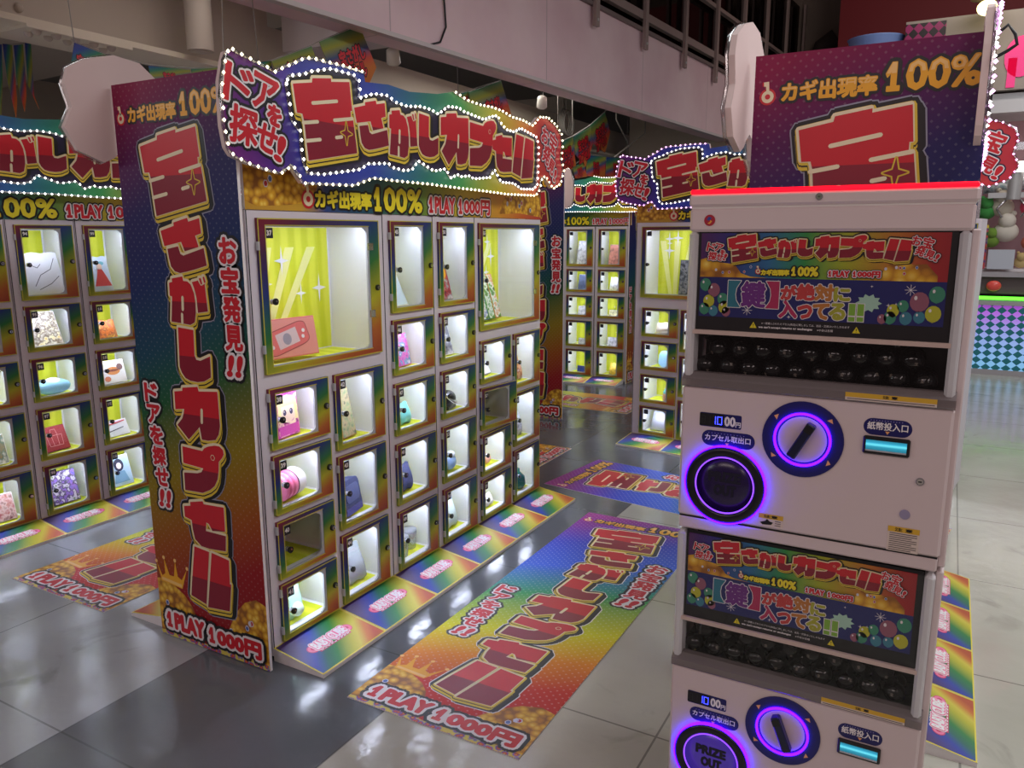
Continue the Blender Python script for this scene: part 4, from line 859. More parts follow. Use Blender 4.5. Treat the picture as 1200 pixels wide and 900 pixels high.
    mb = MB(); mb.cyl((0, 0, 0), (0, 0, 1), .0105, .003, mat('grey_button', (150, 142, 172), .4), 20); mb.obj('return_button', t, TR(.172, 0, 1.003) @ A)
    # stickers
    def sticker(name, x0_, x1_, y0_, y1_, head, txt, n, both=False):
        mb = MB(); fill(mb, poly_shape([[(x0_, y0_), (x1_, y0_), (x1_, y1_), (x0_, y1_)]]), mat('sticker_paper', (216, 200, 190), .5), .0005)
        yh = y1_-(y1_-y0_)*head; fill(mb, poly_shape([[(x0_, yh), (x1_, yh), (x1_, y1_), (x0_, y1_)]]), mat('sticker_amber', (214, 170, 50), .5), .0009)
        cx = (x0_+x1_)/2; hh = y1_-yh; letters(mb, txt, (cx-hh*1.4, yh+hh*.2, cx+hh*1.4, y1_-hh*.2), BLACK, 2, .0003)
        for i in range(n):
            y = yh-(yh-y0_)*(i+.7)/(n+.4); fill(mb, poly_shape([[(x0_+.004, y-.0008), (x1_-.004-(.01 if i % 3 == 2 else 0), y-.0008), (x1_-.004-(.01 if i % 3 == 2 else 0), y+.0008), (x0_+.004, y+.0008)]]), mat('sticker_ink', (70, 60, 60), .5), .0009)
        return mb
    sticker('s', .142, .204, .917, .973, .22, '注 意', 9).obj('warning_sticker', t, A)
    mb = sticker('s', -.134, -.078, .922, .953, .36, '注意', 0); fill(mb, poly_shape([[(-.13, .931), (-.118, .936), (-.114, .941), (-.108, .936), (-.10, .934), (-.104, .928), (-.124, .926)]]), BLACK, .0009)
    for i in range(3): fill(mb, poly_shape([[(-.096, .937-i*.005), (-.083, .937-i*.005), (-.083, .9385-i*.005), (-.096, .9385-i*.005)]]), BLACK, .0009)
    mb.obj('hand_warning_sticker', t, A)
    mb = sticker('s', .035, .212, 1.245, 1.262, .6, '注 意', 1); mb.obj('lip_sticker', t, TR(0, -.0045, 0) @ A)
    return t
machine(0, 'upper white capsule machine with red light bar on its hood and slanted dark handle', True)
machine(-.735, 'lower white capsule machine under the first, PRIZE OUT lit in its outlet', False)
mb = MB(); mb.box(GXO+GX0+.02, GXO+GX1-.01, 1.83, 2.24, 0, .145, mat('stand_grey', (120, 116, 118), .5)); tag(mb.obj('machine_stand'), 'low grey stand under the lower capsule machine', 'stand')
# capsules
cb = MB(); CAPM = mat('capsule_black', (8, 8, 10), .12); cb.sph((0, 0, 0), .0245, CAPM, 22, 14); cb.lathe([(.0245, -.0012), (.0249, 0), (.0245, .0012)], (0, 0, 0), (.15, 0, 1), CAPM, 22, True, False)
cb.M = TR(0, -.0247, 0) @ UPRIGHT; letters(cb, '宝', (-.0032, -.004, .0032, .003), mat('capsule_mark', (120, 110, 100), .4), 0, .0002)
CAPS = cb.mesh('capsule')
def capsules(z0, group, label):
    rr = random.Random(5); n = 0
    for row, (z, cnt, off) in enumerate(((.0255, 10, 0), (.0680, 9, .026), (.1075, 5, .0))):
        for i in range(cnt):
            for dep in ((0, .0515) if row < 2 else (.026,)):
                x = -.2885+off+i*.0525+(i*.05 if row == 2 else 0)+rr.uniform(-.0008, .0008)
                if x > .205: continue
                o = put(CAPS, 'capsule', None, TR(GXO+x, GY+.056+dep+(.010 if row == 1 else 0)+rr.uniform(-.0006, .0006), z0+z) @ RZ(rr.uniform(-35, 35)) @ RX(rr.uniform(-30, 25))); tag(o, label, 'capsule', group)
capsules(1.262, 'black capsules of the upper machine', 'glossy black capsule piled in the window of the upper machine')
capsules(1.262-.735, 'black capsules of the lower machine', 'glossy black capsule piled in the window of the lower machine')
# ------------------------------------------------------------------ prizes in the lockers
def inks(name, *cols): return blot('ink_'+name, list(cols), 34)
def p_box(mb, w, h, d, front, side):
    mb.box(-w/2, w/2, -d/2, d/2, 0, h, side, .002); mb.quad((-w/2+.004, -d/2-.0006, .004), (w/2-.004, -d/2-.0006, .004), (w/2-.004, -d/2-.0006, h-.004), (-w/2+.004, -d/2-.0006, h-.004), front)
def p_bag(mb, w, h, d, mt, n=10):
    vs = []; fs = []
    for s_ in (-1, 1):
        for k in range(n+1):
            for i in range(n+1):
                u, v = i/n*2-1, k/n; t = (1-u**4)*math.sin(PI*min(1, v*1.02+.02))**.6*(1.15-.55*v)
                vs.append((u*w/2*(1-.12*v), s_*d/2*max(t, .03), v*h+.004*math.sin(7*u+3*v)))
    m_ = n+1
    for s_ in (0, 1):
        for k in range(n):
            for i in range(n):
                q = [s_*m_*m_+k*m_+i, s_*m_*m_+k*m_+i+1, s_*m_*m_+(k+1)*m_+i+1, s_*m_*m_+(k+1)*m_+i]; fs.append(q if not s_ else q[::-1])
    mb.add(vs, fs, mt, True)
def prize(name, label, M, x, z, build, tilt=0, turn=0, dep=.085):
    t = MB(); build(t)
    if tilt: dep = max(dep, .075)
    o = t.obj(name, None, M @ TR(x, dep, z+.0125) @ RZ(turn) @ RX(-tilt)); tag(o, label, 'prize'); return o
PINK = mat('plastic_pink', (240, 130, 170), .35); TEAL = mat('plastic_teal', (110, 190, 180), .4); NVY = mat('fabric_navy', (66, 72, 112), .8); GREYP = mat('plastic_grey', (130, 132, 140), .4)
FILM = clear('clear_film', (238, 240, 246), .16, .12, .35, (214, 220, 230)); CORAL = mat('coral', (226, 112, 108), .4); KRAFT = mat('kraft', (186, 140, 96), .7)
def art(front, side=WHITE, w=.12, h=.16, d=.05): return lambda mb: p_box(mb, w, h, d, front, side)
U0, U1, U2, U3 = MM, MM @ TR(2*P_, 0, 0), MM @ TR(3*P_, 0, 0), MM @ TR(4*P_, 0, 0)
def console(mb):
    p_box(mb, .30, .155, .05, mat('coral_print', (230, 150, 138), .4), CORAL)
    mb.M = TR(0, -.026, 0) @ UPRIGHT
    P = place(poly_shape([rrect(0, 0, 1, 1, .2)]), (-.10, .03, .105, .12), 14); stroke(mb, P, .003, mat('coral_dark', (150, 60, 60), .4), .001); fill(mb, P, CORAL, .0016)
    fill(mb, place(poly_shape([[(0, 0), (1, 0), (1, 1), (0, 1)]]), (-.05, .045, .055, .106), 14), mat('screen_print', (222, 196, 196), .3), .0022)
    fill(mb, place(poly_shape([disc((.5, .5), .5)]), (-.022, .05, .02, .096)), mat('screen_spot', (160, 150, 160), .3), .0028)
    for a, b in ((-.08, .065), (.083, .10), (-.073, .046), (.078, .077)): fill(mb, poly_shape([disc((a, b), .008, .008, 10)]), WHITE, .0022)
    fill(mb, poly_shape([[(-.148, .015), (-.115, .01), (-.108, .14), (-.14, .13)]]), mat('coral_band', (210, 120, 104), .4), .001)
    fill(mb, poly_shape([[(-.095, .125), (-.065, .125), (-.065, .152), (-.095, .152)]]), RED, .001); letters(mb, '4', (-.085, .130, -.075, .147), WHITE, 3, .0005)
    mb.M = Matrix()
prize('game_console_box', 'coral boxed handheld game console behind the big door numbered 37', U0, .28, 1.114, console, 10, -6, .13)
def dollbox(mb):
    p_box(mb, .135, .165, .06, inks('doll', (236, 214, 150), (250, 222, 190), (190, 60, 150), (90, 60, 60)), mat('box_magenta', (200, 60, 150), .4))
    mb.M = TR(0, -.031, 0) @ UPRIGHT
    fill(mb, poly_shape([disc((0, .10), .05, .046, 20)]), mat('doll_skin', (246, 212, 186), .5), .001)
    hr = mat('doll_hair', (240, 222, 150), .5); fill(mb, poly_shape([[(-.06, .06), (-.055, .15), (0, .162), (.055, .15), (.06, .06), (.042, .06), (.04, .12), (-.04, .12), (-.042, .06)]]), hr, .0016)
    for sx in (-.02, .02): fill(mb, poly_shape([disc((sx, .095), .010, .012, 12)]), mat('doll_eye', (70, 60, 90), .4), .002); fill(mb, poly_shape([disc((sx-.003, .099), .003, .003, 6)]), WHITE, .0024)
    fill(mb, poly_shape([[(-.06, .008), (.06, .008), (.06, .045), (-.06, .045)]]), mat('box_pinkband', (206, 70, 160), .4), .0016)
    mb.M = Matrix()
prize('doll_box', 'box with a big-eyed doll face in the door numbered 38', U0, .20, .822, dollbox, 4, 8)
def drum(mb): mb.lathe([(.001, 0), (.052, .002), (.056, .012), (.056, .085)], (-.07, 0, .057), (1, 0, 0), PINK, 26); mb.lathe([(.0565, .085), (.0565, .135), (.05, .148), (.001, .15)], (-.07, 0, .057), (1, 0, 0), WHITE, 26); mb.lathe([(.057, .083), (.0575, .088)], (-.07, 0, .057), (1, 0, 0), mat('drum_band', (80, 40, 60), .4), 26); [mb.lathe([(.0572, a), (.0572, a+.012)], (-.07, 0, .057), (1, 0, 0), mat('drum_rose', (214, 90, 130), .4), 26) for a in (.02, .05)]
prize('drum_pouch', 'pink and white drum shaped pouch in the door numbered 39', U0, .19, .569, drum, 0, 12)
prize('squishy_toy', 'mint green soft toy in a clear wrap in the door numbered 41', U0, .19, .060, lambda mb: (p_bag(mb, .12, .16, .07, mat('mint', (170, 214, 190), .5)), mb.sph((0, -.03, .04), .03, mat('mint_pale', (206, 230, 210), .5), 12, 8)), 8)
prize('cosmetics_pack', 'tall green and beige pack in the door numbered 42', U0, .555, .735, art(inks('greenpack', (120, 150, 120), (170, 176, 130), (200, 180, 140), (90, 110, 90)), KRAFT, .10, .21, .05), 12, 6)
def navybag(mb): mb.prism(rrect(-.075, 0, .075, .15, .03), -.03, .03, NVY); mb.prism(rrect(-.06, .05, .06, .125, .02), .03, .033, mat('navy_print', (92, 98, 140), .8)); mb.box(-.072, .072, .0, .03, -.0305, .0305, mat('navy_base', (84, 84, 150), .7))
prize('folded_pouch', 'navy fabric pouch in the door numbered 43', U0, .56, .392, lambda mb: (setattr(mb, 'M', UPRIGHT), navybag(mb)), 10, 14)
prize('clear_bag', 'clear plastic bag of grey goods in the door numbered 44', U0, .56, .060, lambda mb: (p_bag(mb, .19, .17, .10, FILM), p_bag(mb, .15, .11, .06, mat('grey_goods', (176, 178, 186), .6))), 14)
prize('paper_card', 'pale slanted card in the door numbered 45', U1, .215, 1.264, lambda mb: mb.prism([(-.09, 0), (.07, 0), (.0, .13), (-.08, .17)], 0, .012, mat('pale_blue_card', (206, 226, 232), .5)) if False else p_box(mb, .13, .16, .02, mat('pale_blue_card', (206, 226, 232), .5), WHITE), 26)
prize('figure_box', 'pink and violet toy box in the door numbered 46', U1, .215, .985, art(inks('violet', (110, 80, 160), (220, 90, 170), (70, 150, 180), (230, 220, 230)), mat('box_pink', (230, 80, 160), .4), .12, .15, .05), 12, 4)
prize('folded_towel', 'mint green folded towel in the door numbered 47', U1, .215, .707, lambda mb: p_bag(mb, .13, .10, .08, TEAL), 10)
prize('denim_pouch', 'dark blue pouch in the door numbered 48', U1, .215, .377, lambda mb: p_bag(mb, .13, .13, .08, NVY), 8)
def tumblers(mb):
    for x, y in ((-.055, 0), (.05, .01)):
        mb.lathe([(.030, 0), (.034, .004), (.040, .085)], (x, y, 0), (0, 0, 1), clear('glass_cup', (236, 240, 244), .22, .02, .2, (220, 224, 230)), 22); mb.lathe([(.041, .085), (.041, .10), (.001, .104)], (x, y, 0), (0, 0, 1), GREYP, 22)
prize('lidded_jars', 'pair of clear lidded jars in the door numbered 49', U1, .215, .060, tumblers, 0, 10)
prize('gold_medal_pack', 'black pack with gold disc and red print in the door numbered 50', U2, .225, 1.264, lambda mb: (p_box(mb, .10, .21, .04, inks('blackred', (60, 40, 44), (180, 40, 50), (150, 150, 150), (230, 220, 220)), mat('pack_grey', (150, 146, 150), .5)), setattr(mb, 'M', TR(0, -.022, 0) @ UPRIGHT), fill(mb, poly_shape([disc((0, .14), .035, .035, 20)]), GOLD, .0008)), 16)
prize('monochrome_book', 'black and white printed booklet in the door numbered 51', U2, .225, .985, art(inks('mono', (40, 40, 44), (120, 120, 124), (200, 200, 204)), WHITE, .11, .16, .03), 16)
prize('chrome_gadget', 'dark chrome trimmed gadget in the door numbered 52', U2, .225, .707, lambda mb: (mb.sph((0, 0, .05), .055, DARK, 18, 10, (1.2, .8, .85)), mb.lathe([(.05, 0), (.055, .006), (.05, .012)], (0, -.01, .06), (.2, -.6, .7), CHROME, 20), mb.box(-.05, .05, -.03, .03, 0, .02, DARK, .004)), 0, 10)
prize('blue_plush_ball', 'small light blue soft ball toy in the door numbered 53', U2, .225, .377, lambda mb: (mb.sph((0, 0, .045), .045, mat('soft_blue', (150, 180, 226), .8), 16, 10), mb.sph((.0, -.02, .085), .022, mat('soft_white', (226, 230, 240), .8), 12, 8)), 0)
prize('clear_wrap_pouch', 'white pouch in clear wrap in the door numbered 54', U2, .225, .060, lambda mb: p_bag(mb, .15, .15, .08, mat('pouch_pale', (206, 222, 216), .5)), 10)
SNK = [('violet', (120, 70, 160)), ('red', (200, 60, 60)), ('blue', (70, 110, 190)), ('green', (90, 160, 80)), ('orange', (220, 150, 70))]
for i, (nm, cc) in enumerate(SNK):
    prize('snack_pack', '%s snack pack in the row behind the big door numbered 55, %s from the left' % (nm, ORD[i]), U3, .20+i*.07, 1.114, (lambda q: lambda mb: (p_box(mb, .066, .30-.02*abs(q-2), .035, inks('snack%d' % q, (230, 228, 230), SNK[q][1], (240, 240, 236), (110, 170, 60), (60, 60, 60)), mat('snack_side_%d' % q, SNK[q][1], .4))))(i), 16, 0, .15)
prize('white_pencil_case', 'white slim case leaning in the door numbered 56', U3, .235, .822, lambda mb: p_box(mb, .10, .14, .03, mat('case_white', (226, 228, 232), .4), GREYP), 28)
prize('pale_figure', 'small pale pink and yellow toy in the door numbered 58', U3, .235, .312, lambda mb: (mb.sph((0, 0, .03), .03, mat('peach', (240, 180, 160), .6), 14, 8), mb.sph((.03, .01, .024), .024, mat('cream_toy', (240, 222, 170), .6), 12, 8)), 0)
prize('white_towel', 'folded white cloth in the door numbered 59', U3, .235, .060, lambda mb: p_bag(mb, .12, .07, .08, mat('towel_white', (226, 226, 220), .9)), 6)
prize('brown_plush', 'brown and orange printed pouch in the door numbered 60', U3, .60, .735, lambda mb: p_bag(mb, .13, .14, .07, inks('brownp', (190, 120, 80), (220, 170, 120), (170, 80, 50), (220, 214, 210))), 10)
prize('grey_bag', 'grey patterned bag in the door numbered 61', U3, .60, .392, lambda mb: p_bag(mb, .13, .16, .07, inks('greyp', (150, 154, 166), (200, 204, 214), (110, 116, 130))), 10)
prize('green_bottle', 'dark teal round bottle in the door numbered 62', U3, .60, .060, lambda mb: mb.lathe([(.001, 0), (.045, .004), (.056, .03), (.05, .075), (.02, .105), (.018, .125), (.001, .127)], (0, 0, 0), (0, 0, 1), mat('teal_glass', (30, 90, 84), .12), 24), 0)
# left bank
L1, L2, L0 = ML @ TR(P_*1.014, 0, 0), ML @ TR(P_*2.028, 0, 0), ML
def linebag(mb):
    p_bag(mb, .25, .24, .06, mat('bag_white', (226, 226, 226), .4)); mb.M = TR(.01, -.032, 0) @ UPRIGHT; ik = mat('ink_line', (70, 70, 76), .5)
    for P in ([(-.07, .05), (-.03, .11), (.03, .14), (.06, .20)], [(-.05, .03), (.02, .06), (.07, .10)], [(-.08, .17), (-.04, .15), (-.02, .17)]):
        for a, b in zip(P, P[1:]): line(mb, a, b, .0018, ik, .004)
prize('white_pouch', 'white pouch with thin line drawing behind the top door numbered 94', L1, .22, 1.264, linebag, 12)
def redfig(mb):
    p_bag(mb, .16, .21, .05, mat('bag_ice', (200, 214, 226), .3)); mb.M = TR(0, -.027, 0) @ UPRIGHT
    fill(mb, poly_shape([[(-.05, .03), (.055, .03), (.03, .09), (.012, .13), (-.014, .13), (-.03, .08)]]), mat('bag_red', (196, 66, 56), .4), .003); fill(mb, poly_shape([disc((0, .145), .016, .018, 12)]), mat('bag_peach', (236, 200, 176), .4), .003); fill(mb, poly_shape([disc((.012, .165), .02, .012, 10)]), mat('bag_aqua', (120, 190, 200), .4), .0025)
prize('printed_bag', 'pale blue bag with a red printed figure behind the top door numbered 99', L2, .18, 1.264, redfig, 12)
prize('photo_magazine', 'golden photo magazine in the door numbered 95', L1, .20, .985, art(inks('photo', (232, 206, 120), (250, 240, 200), (110, 90, 70), (200, 190, 170), (240, 236, 226)), WHITE, .18, .20, .02), 22)
prize('candy_bag', 'orange candy bag in the door numbered 100', L2, .18, .985, lambda mb: p_bag(mb, .16, .11, .06, inks('candy', (230, 110, 40), (240, 140, 60), (180, 90, 60), (250, 190, 90))), 10, 6)
def slipper(mb): mb.sph((0, 0, .045), .045, mat('aqua_print', (150, 206, 222), .5), 22, 10, (2.2, 1.1, 1.0)); mb.sph((.0, -.006, .066), .035, mat('aqua_white', (226, 236, 240), .5), 16, 8, (1.4, 1, .9)); mb.lathe([(.10, 0), (.102, .006), (.10, .012)], (0, 0, .03), (0, 0, 1), mat('aqua_line', (60, 110, 150), .5), 24, True, False) if False else None
prize('oval_pouch', 'light blue and white oval pouch in the door numbered 96', L1, .20, .707, slipper, 0, -8)
prize('bread_box', 'white box with a brown bread picture in the door numbered 101', L2, .19, .707, lambda mb: (p_box(mb, .17, .14, .05, mat('box_print_pale', (222, 220, 210), .4), WHITE), setattr(mb, 'M', TR(0, -.026, 0) @ UPRIGHT), [fill(mb, place(poly_shape([disc((.5, .5), .5)]), b), mat('bread_%d' % i, c, .6), .001+i*.0005) for i, (b, c) in enumerate((((-.04, .05, .05, .10), (196, 130, 66)), ((-.03, .07, .04, .085), (120, 60, 40)), ((-.06, .012, -.02, .045), (190, 110, 70)), ((.03, .075, .07, .115), (110, 80, 70))))]), 14)
prize('red_card_box', 'maroon square card with a pale outline drawing in the door numbered 97', L1, .19, .377, lambda mb: (p_box(mb, .155, .145, .02, mat('card_maroon', (150, 44, 46), .5), mat('card_maroon2', (120, 36, 40), .5)), setattr(mb, 'M', TR(0, -.011, 0) @ UPRIGHT), [line(mb, a, b, .0012, mat('ink_pale', (220, 170, 160), .5), .0012) for a, b in (((-.04, .03), (-.046, .09)), ((-.046, .09), (.046, .09)), ((.046, .09), (.04, .03)), ((.04, .03), (-.04, .03)), ((-.02, .09), (-.014, .125)), ((-.014, .125), (.014, .125)), ((.014, .125), (.02, .09)), ((-.015, .03), (-.018, .09)), ((.015, .03), (.018, .09)))]), 20, 6)
def spoons(mb):
    p_box(mb, .22, .10, .012, mat('card_white', (226, 226, 224), .5), WHITE); mb.M = TR(0, -.008, 0) @ UPRIGHT
    for c, a, b in ((mat('spoon_red', (200, 40, 50), .3), (-.05, .075), (.09, .088)), (mat('spoon_grey', (84, 84, 92), .3), (-.075, .028), (.07, .048))):
        line(mb, a, b, .003, c, .003); fill(mb, poly_shape([disc(a, .026, .014, 16)]), c, .004)
prize('spoon_set', 'red and grey ladles on a white card in the door numbered 102', L2, .17, .377, spoons, 24, 4)
prize('illustrated_box', 'box with a blue and violet illustration in the door numbered 98', L1, .20, .060, art(inks('illus', (70, 90, 170), (150, 110, 190), (60, 56, 66), (220, 210, 220), (120, 140, 90)), mat('box_darkside', (60, 60, 76), .5), .16, .19, .05), 14)
prize('portrait_card', 'pale blue portrait card in the door numbered 103', L2, .19, .060, lambda mb: (p_box(mb, .15, .19, .015, mat('card_sky', (180, 206, 220), .4), WHITE), setattr(mb, 'M', TR(0, -.009, 0) @ UPRIGHT), fill(mb, poly_shape([[(-.05, .02), (.05, .02), (.03, .09), (-.03, .09)]]), mat('card_dress', (120, 160, 180), .5), .001), fill(mb, poly_shape([disc((0, .13), .032, .04, 16)]), mat('card_hair', (44, 44, 60), .5), .0012), fill(mb, poly_shape([disc((0, .125), .017, .02, 14)]), mat('card_face', (240, 216, 200), .5), .0018)), 16)
prize('teal_case', 'grey green case in the door numbered 92 at the picture edge', L0, .22, .377, art(inks('edge1', (150, 120, 70), (90, 110, 90), (210, 200, 180)), WHITE, .14, .16, .04), 14)
prize('red_print_box', 'red patterned box in the door numbered 93 at the picture edge', L0, .22, .060, art(inks('edge2', (170, 60, 60), (220, 190, 180), (110, 40, 46)), WHITE, .15, .15, .04), 14)
# far bank and the bank behind the machine: small in view
F0, F1 = M3, M3 @ TR(P_*1.02, 0, 0)
for (Mx, cn) in ((F0, 'left'), (F1, 'right')):
    rows = [('white device box', (226, 228, 226), .17, .26), ('dark slate tablet box', (70, 80, 100), .13, .17), ('grey speaker', (196, 196, 192), .12, .10), ('small photo card', (200, 200, 196), .10, .07), ('blue box', (40, 60, 130), .12, .07)] if cn == 'left' else \
           [('red and white device box', (220, 150, 130), .17, .22), ('white round pouch', (226, 226, 222), .16, .15), ('cream soap box', (232, 230, 180), .13, .07), ('white board game box', (224, 224, 230), .16, .10), ('yellow snack bag', (226, 190, 60), .12, .13)]
    for (nm, cc, w, hh), (z, h) in zip(rows, ROW5):
        fm_ = blot('ink_far_'+nm.replace(' ', '_'), [tuple(int(v*.7) for v in cc), cc, tuple(min(255, int(v*1.1)) for v in cc)], 30)
        rnd = 'bag' in nm or 'pouch' in nm
        prize(nm.replace(' ', '_').replace('red_and_white', 'striped'), '%s in the %s column of the farthest locker bank' % (nm, cn), Mx, .21, z, (lambda mb, w=w, hh=hh, f=fm_, rnd=rnd: p_bag(mb, w, hh, .08, f) if rnd else p_box(mb, w, hh, .05, f, mat('far_side', (150, 146, 146), .5))), 10, -12)
def photo(mb): p_box(mb, .22, .26, .05, inks('darkphoto', (24, 26, 32), (70, 74, 84), (130, 130, 134), (40, 44, 52)), DARK)
prize('dark_photo_box', 'dark photo box behind the big door left of the capsule machine', M4, .40, 1.138, photo, 6, 0, .17)
prize('cream_cloth', 'cream folded cloth in the topmost small door left of the capsule machine', M4, .24, .832, lambda mb: p_bag(mb, .20, .09, .12, mat('cloth_cream', (222, 212, 190), .9)), 8)
def tin(mb): mb.prism(rrect(-.065, 0, .065, .13, .045), -.03, .03, mat('tin_blue', (150, 196, 216), .35)); fill(mb, poly_shape([[(.0, .10), (.045, .10), (.045, .122), (.0, .122)]]), RED, .031)
prize('blue_pouch', 'light blue rounded pouch with a red tag left of the capsule machine', M4, .25, .575, lambda mb: (setattr(mb, 'M', UPRIGHT), tin(mb)), 12)
prize('jar_toy', 'small teal and brown jar toy left of the capsule machine', M4, .26, .315, lambda mb: (mb.lathe([(.03, 0), (.036, .01), (.036, .05), (.03, .058)], (0, 0, 0), (0, 0, 1), KRAFT, 16), mb.lathe([(.03, .058), (.034, .07), (.02, .09), (.001, .10)], (0, 0, 0), (0, 0, 1), TEAL, 16)), 0)
prize('white_wrapped_shirt', 'folded white item in clear film in the bottom door left of the capsule machine', M4, .22, .065, lambda mb: (p_bag(mb, .20, .17, .09, FILM), p_bag(mb, .17, .14, .06, WHITE)), 18)
# ------------------------------------------------------------------ bunting
def flag(pts, X, label, t0=0., grp='bunting flags'):
    W3 = [at(x, y, 0, X) for x, y in pts]; o3 = W3[0]
    loc = [(w.y-o3.y, w.z-o3.z) for w in W3]
    mb = MB(); xs = [p[0] for p in loc]; ys = [p[1] for p in loc]; w = max(xs)-min(xs); h = max(ys)-min(ys)
    g = grad('print_flag_%d' % (len(MATS)), .45/max(w, .05), -.75/h, .1+.75*max(ys)/h, [(0, (60, 30, 110)), (.25, (30, 60, 140)), (.42, (40, 120, 90)), (.58, (150, 150, 40)), (.72, (60, 80, 130)), (.86, (200, 70, 50)), (1, (196, 110, 40))], rough=.5)
    mb.prism(loc, -.0015, .0015, g)
    if w > .12:
        cx, cy = sum(xs)/len(xs), sum(ys)/len(ys); sh = (loc[1][1]-loc[0][1])/((loc[1][0]-loc[0][0]) or 1); a = math.degrees(math.atan(sh))
        q = min(w, h)
        letters(mb, '宝さがし', (cx-q*.36, cy-q*.06, cx+q*.36, cy+q*.20), RED, 4, q*.012, ((q*.02, BLACK),), a)
        letters(mb, 'カプセル', (cx-q*.32, cy-q*.36, cx+q*.40, cy-q*.10), RED, 4, q*.012, ((q*.02, BLACK),), a)
    o = mb.obj('bunting_flag', None, TR(*o3) @ Matrix(((0,0,1,0),(1,0,0,0),(0,1,0,0),(0,0,0,1)))); tag(o, label, 'flag', grp)
flag([(87, 50), (131, 67), (128, 100), (80, 100)], -3.3, 'rainbow flag above the pale cut-out left of the big side board')
flag([(174, 77), (223, 82), (220, 104), (178, 100)], -3.3, 'rainbow flag just above the top edge of the big side board')
flag([(224, 81), (262, 79), (262, 98), (226, 98)], -3.3, 'dark blue flag between the big side board and the middle title sign')
flag([(318, 72), (365, 54), (380, 96), (330, 100)], -3.1, 'rainbow flag peeking over the left part of the middle title sign')
flag([(303, 73), (317, 71), (322, 92), (306, 92)], -3.12, 'thin yellow green flag edge over the left part of the middle title sign')
flag([(374, 49), (421, 30), (441, 79), (433, 97), (390, 90)], -3.1, 'large rainbow flag hanging high above the middle title sign')
flag([(549, 108), (587, 95), (600, 137), (597, 148), (556, 142)], -3.1, 'rainbow flag above the right half of the middle title sign')
flag([(537, 110), (549, 107), (553, 130), (541, 122)], -3.12, 'thin yellow green flag edge above the right half of the middle title sign')
for q, lb in (([(654, 168), (671, 160), (675, 196), (657, 203)], 'rainbow flag lowest on the slanted string right of the middle title sign'), ([(672, 160), (692, 149), (695, 168), (686, 196), (675, 182)], 'rainbow flag in the middle of the slanted string right of the middle title sign'),
              ([(692, 147), (709, 132), (715, 155), (709, 179), (695, 168)], 'rainbow flag topmost on the slanted string right of the middle title sign'), ([(671, 196), (684, 190), (688, 207), (674, 209)], 'orange flag just above the farthest title sign'),
              ([(688, 182), (710, 184), (709, 208), (687, 206)], 'rainbow flag on the lower string above the farthest title sign'), ([(711, 184), (734, 186), (731, 208), (710, 206)], 'violet flag left of the pink-lit title sign')):
    flag(q, -3.4, lb)
for q, lb in (([(-3, 52), (2, 52), (3, 100), (1, 142)], 'narrow hanging pennant cut by the left picture edge'), ([(3, 51), (14, 53), (20, 118), (19, 138), (9, 95)], 'narrow hanging pennant, second from the left edge'), ([(16, 53), (27, 52), (31, 112), (29, 131), (20, 95)], 'narrow hanging pennant, third from the left edge'), ([(29, 50), (36, 47), (40, 112), (46, 128), (33, 100)], 'narrow hanging pennant, rightmost of the four at the left edge')):
    flag(q, -4.6, lb, grp='narrow pennants')
def cord(name, label, pts, r, mt): mb = MB(); mb.tube(pts, r, mt, 6); tag(mb.obj(name), label, 'cable')
BLKC = mat('cable_black', (20, 20, 22), .5); GRYC = mat('cable_grey', (150, 146, 140), .5)
def string(label, pts, X, up):
    q = [at(x, y, 0, X) for x, y in pts]
    cord('bunting_string', label, [Vector((X, q[0].y-.04, up))]+q+[Vector((X, q[-1].y+.04, up))], .0022, GRYC)
string('dark string carrying the flags above the left lockers', [(87, 49), (131, 66), (175, 76), (225, 80), (262, 78)], -3.3, 3.12)
string('dark string carrying the flags above the middle title sign', [(303, 72), (318, 71), (365, 53), (374, 48), (421, 29)], -3.11, 3.13)
string('dark string carrying the flags over the right half of the middle title sign', [(537, 109), (549, 106), (587, 94)], -3.11, 3.3)
string('dark string carrying the slanted row of flags near the cable coil', [(654, 167), (672, 159), (692, 146), (709, 131)], -3.4, 3.3)
string('dark string carrying the low row of flags above the farthest title sign', [(671, 195), (688, 181), (710, 183), (734, 185)], -3.4, 3.3)
string('dark string carrying the narrow hanging pennants', [(-3, 51), (14, 52), (27, 51), (36, 46)], -4.6, 3.12)
cord('wall_cable', 'thin dark cable hanging on the pink fascia', [FM @ Vector((.012, s_, z)) for s_, z in ((-1.28, 3.2), (-1.25, 3.0), (-1.24, 2.88), (-1.30, 2.78), (-1.42, 2.74))], .006, BLKC)
mb = MB()
for i in range(4): 
    c = at(661, 142, 0, -3.9); mb.tube([(c.x+.015*i, c.y+.13*math.cos(a*PI/9)+.01*i, c.z+.13*math.sin(a*PI/9)-.008*i) for a in range(18)], .010, GRYC, 6, True)
mb.tube([(c.x+.02, c.y, c.z+.12), (c.x+.02, c.y, 3.3)], .006, GRYC, 6)
tag(mb.obj('cable_coil'), 'grey coil of cable hung under the ceiling right of the middle title sign', 'cable')
def spot(px, py, X, label, top):
    c = at(px, py, 0, X); t = thing('spotlight', label, 'spotlight', TR(*c))
    mb = MB(); mb.lathe([(.02, .075), (.04, .06), (.046, -.02), (.040, -.025)], (0, 0, -.01), (.3, -.5, .8), mat('spot_white', (220, 214, 204), .4), 20); mb.obj('housing', t)
    mb = MB(); mb.lathe([(.038, 0), (.0001, .008)], (-.008, .013, -.034), (-.3, .5, -.8), mat('spot_glass', (226, 220, 206), .2), 18); mb.obj('lens', t)
    mb = MB(); mb.tube([(0, 0, .02), (.02, -.03, .10), (.02, -.03, top-c.z)], .008, DARK, 8); mb.obj('bracket', t)
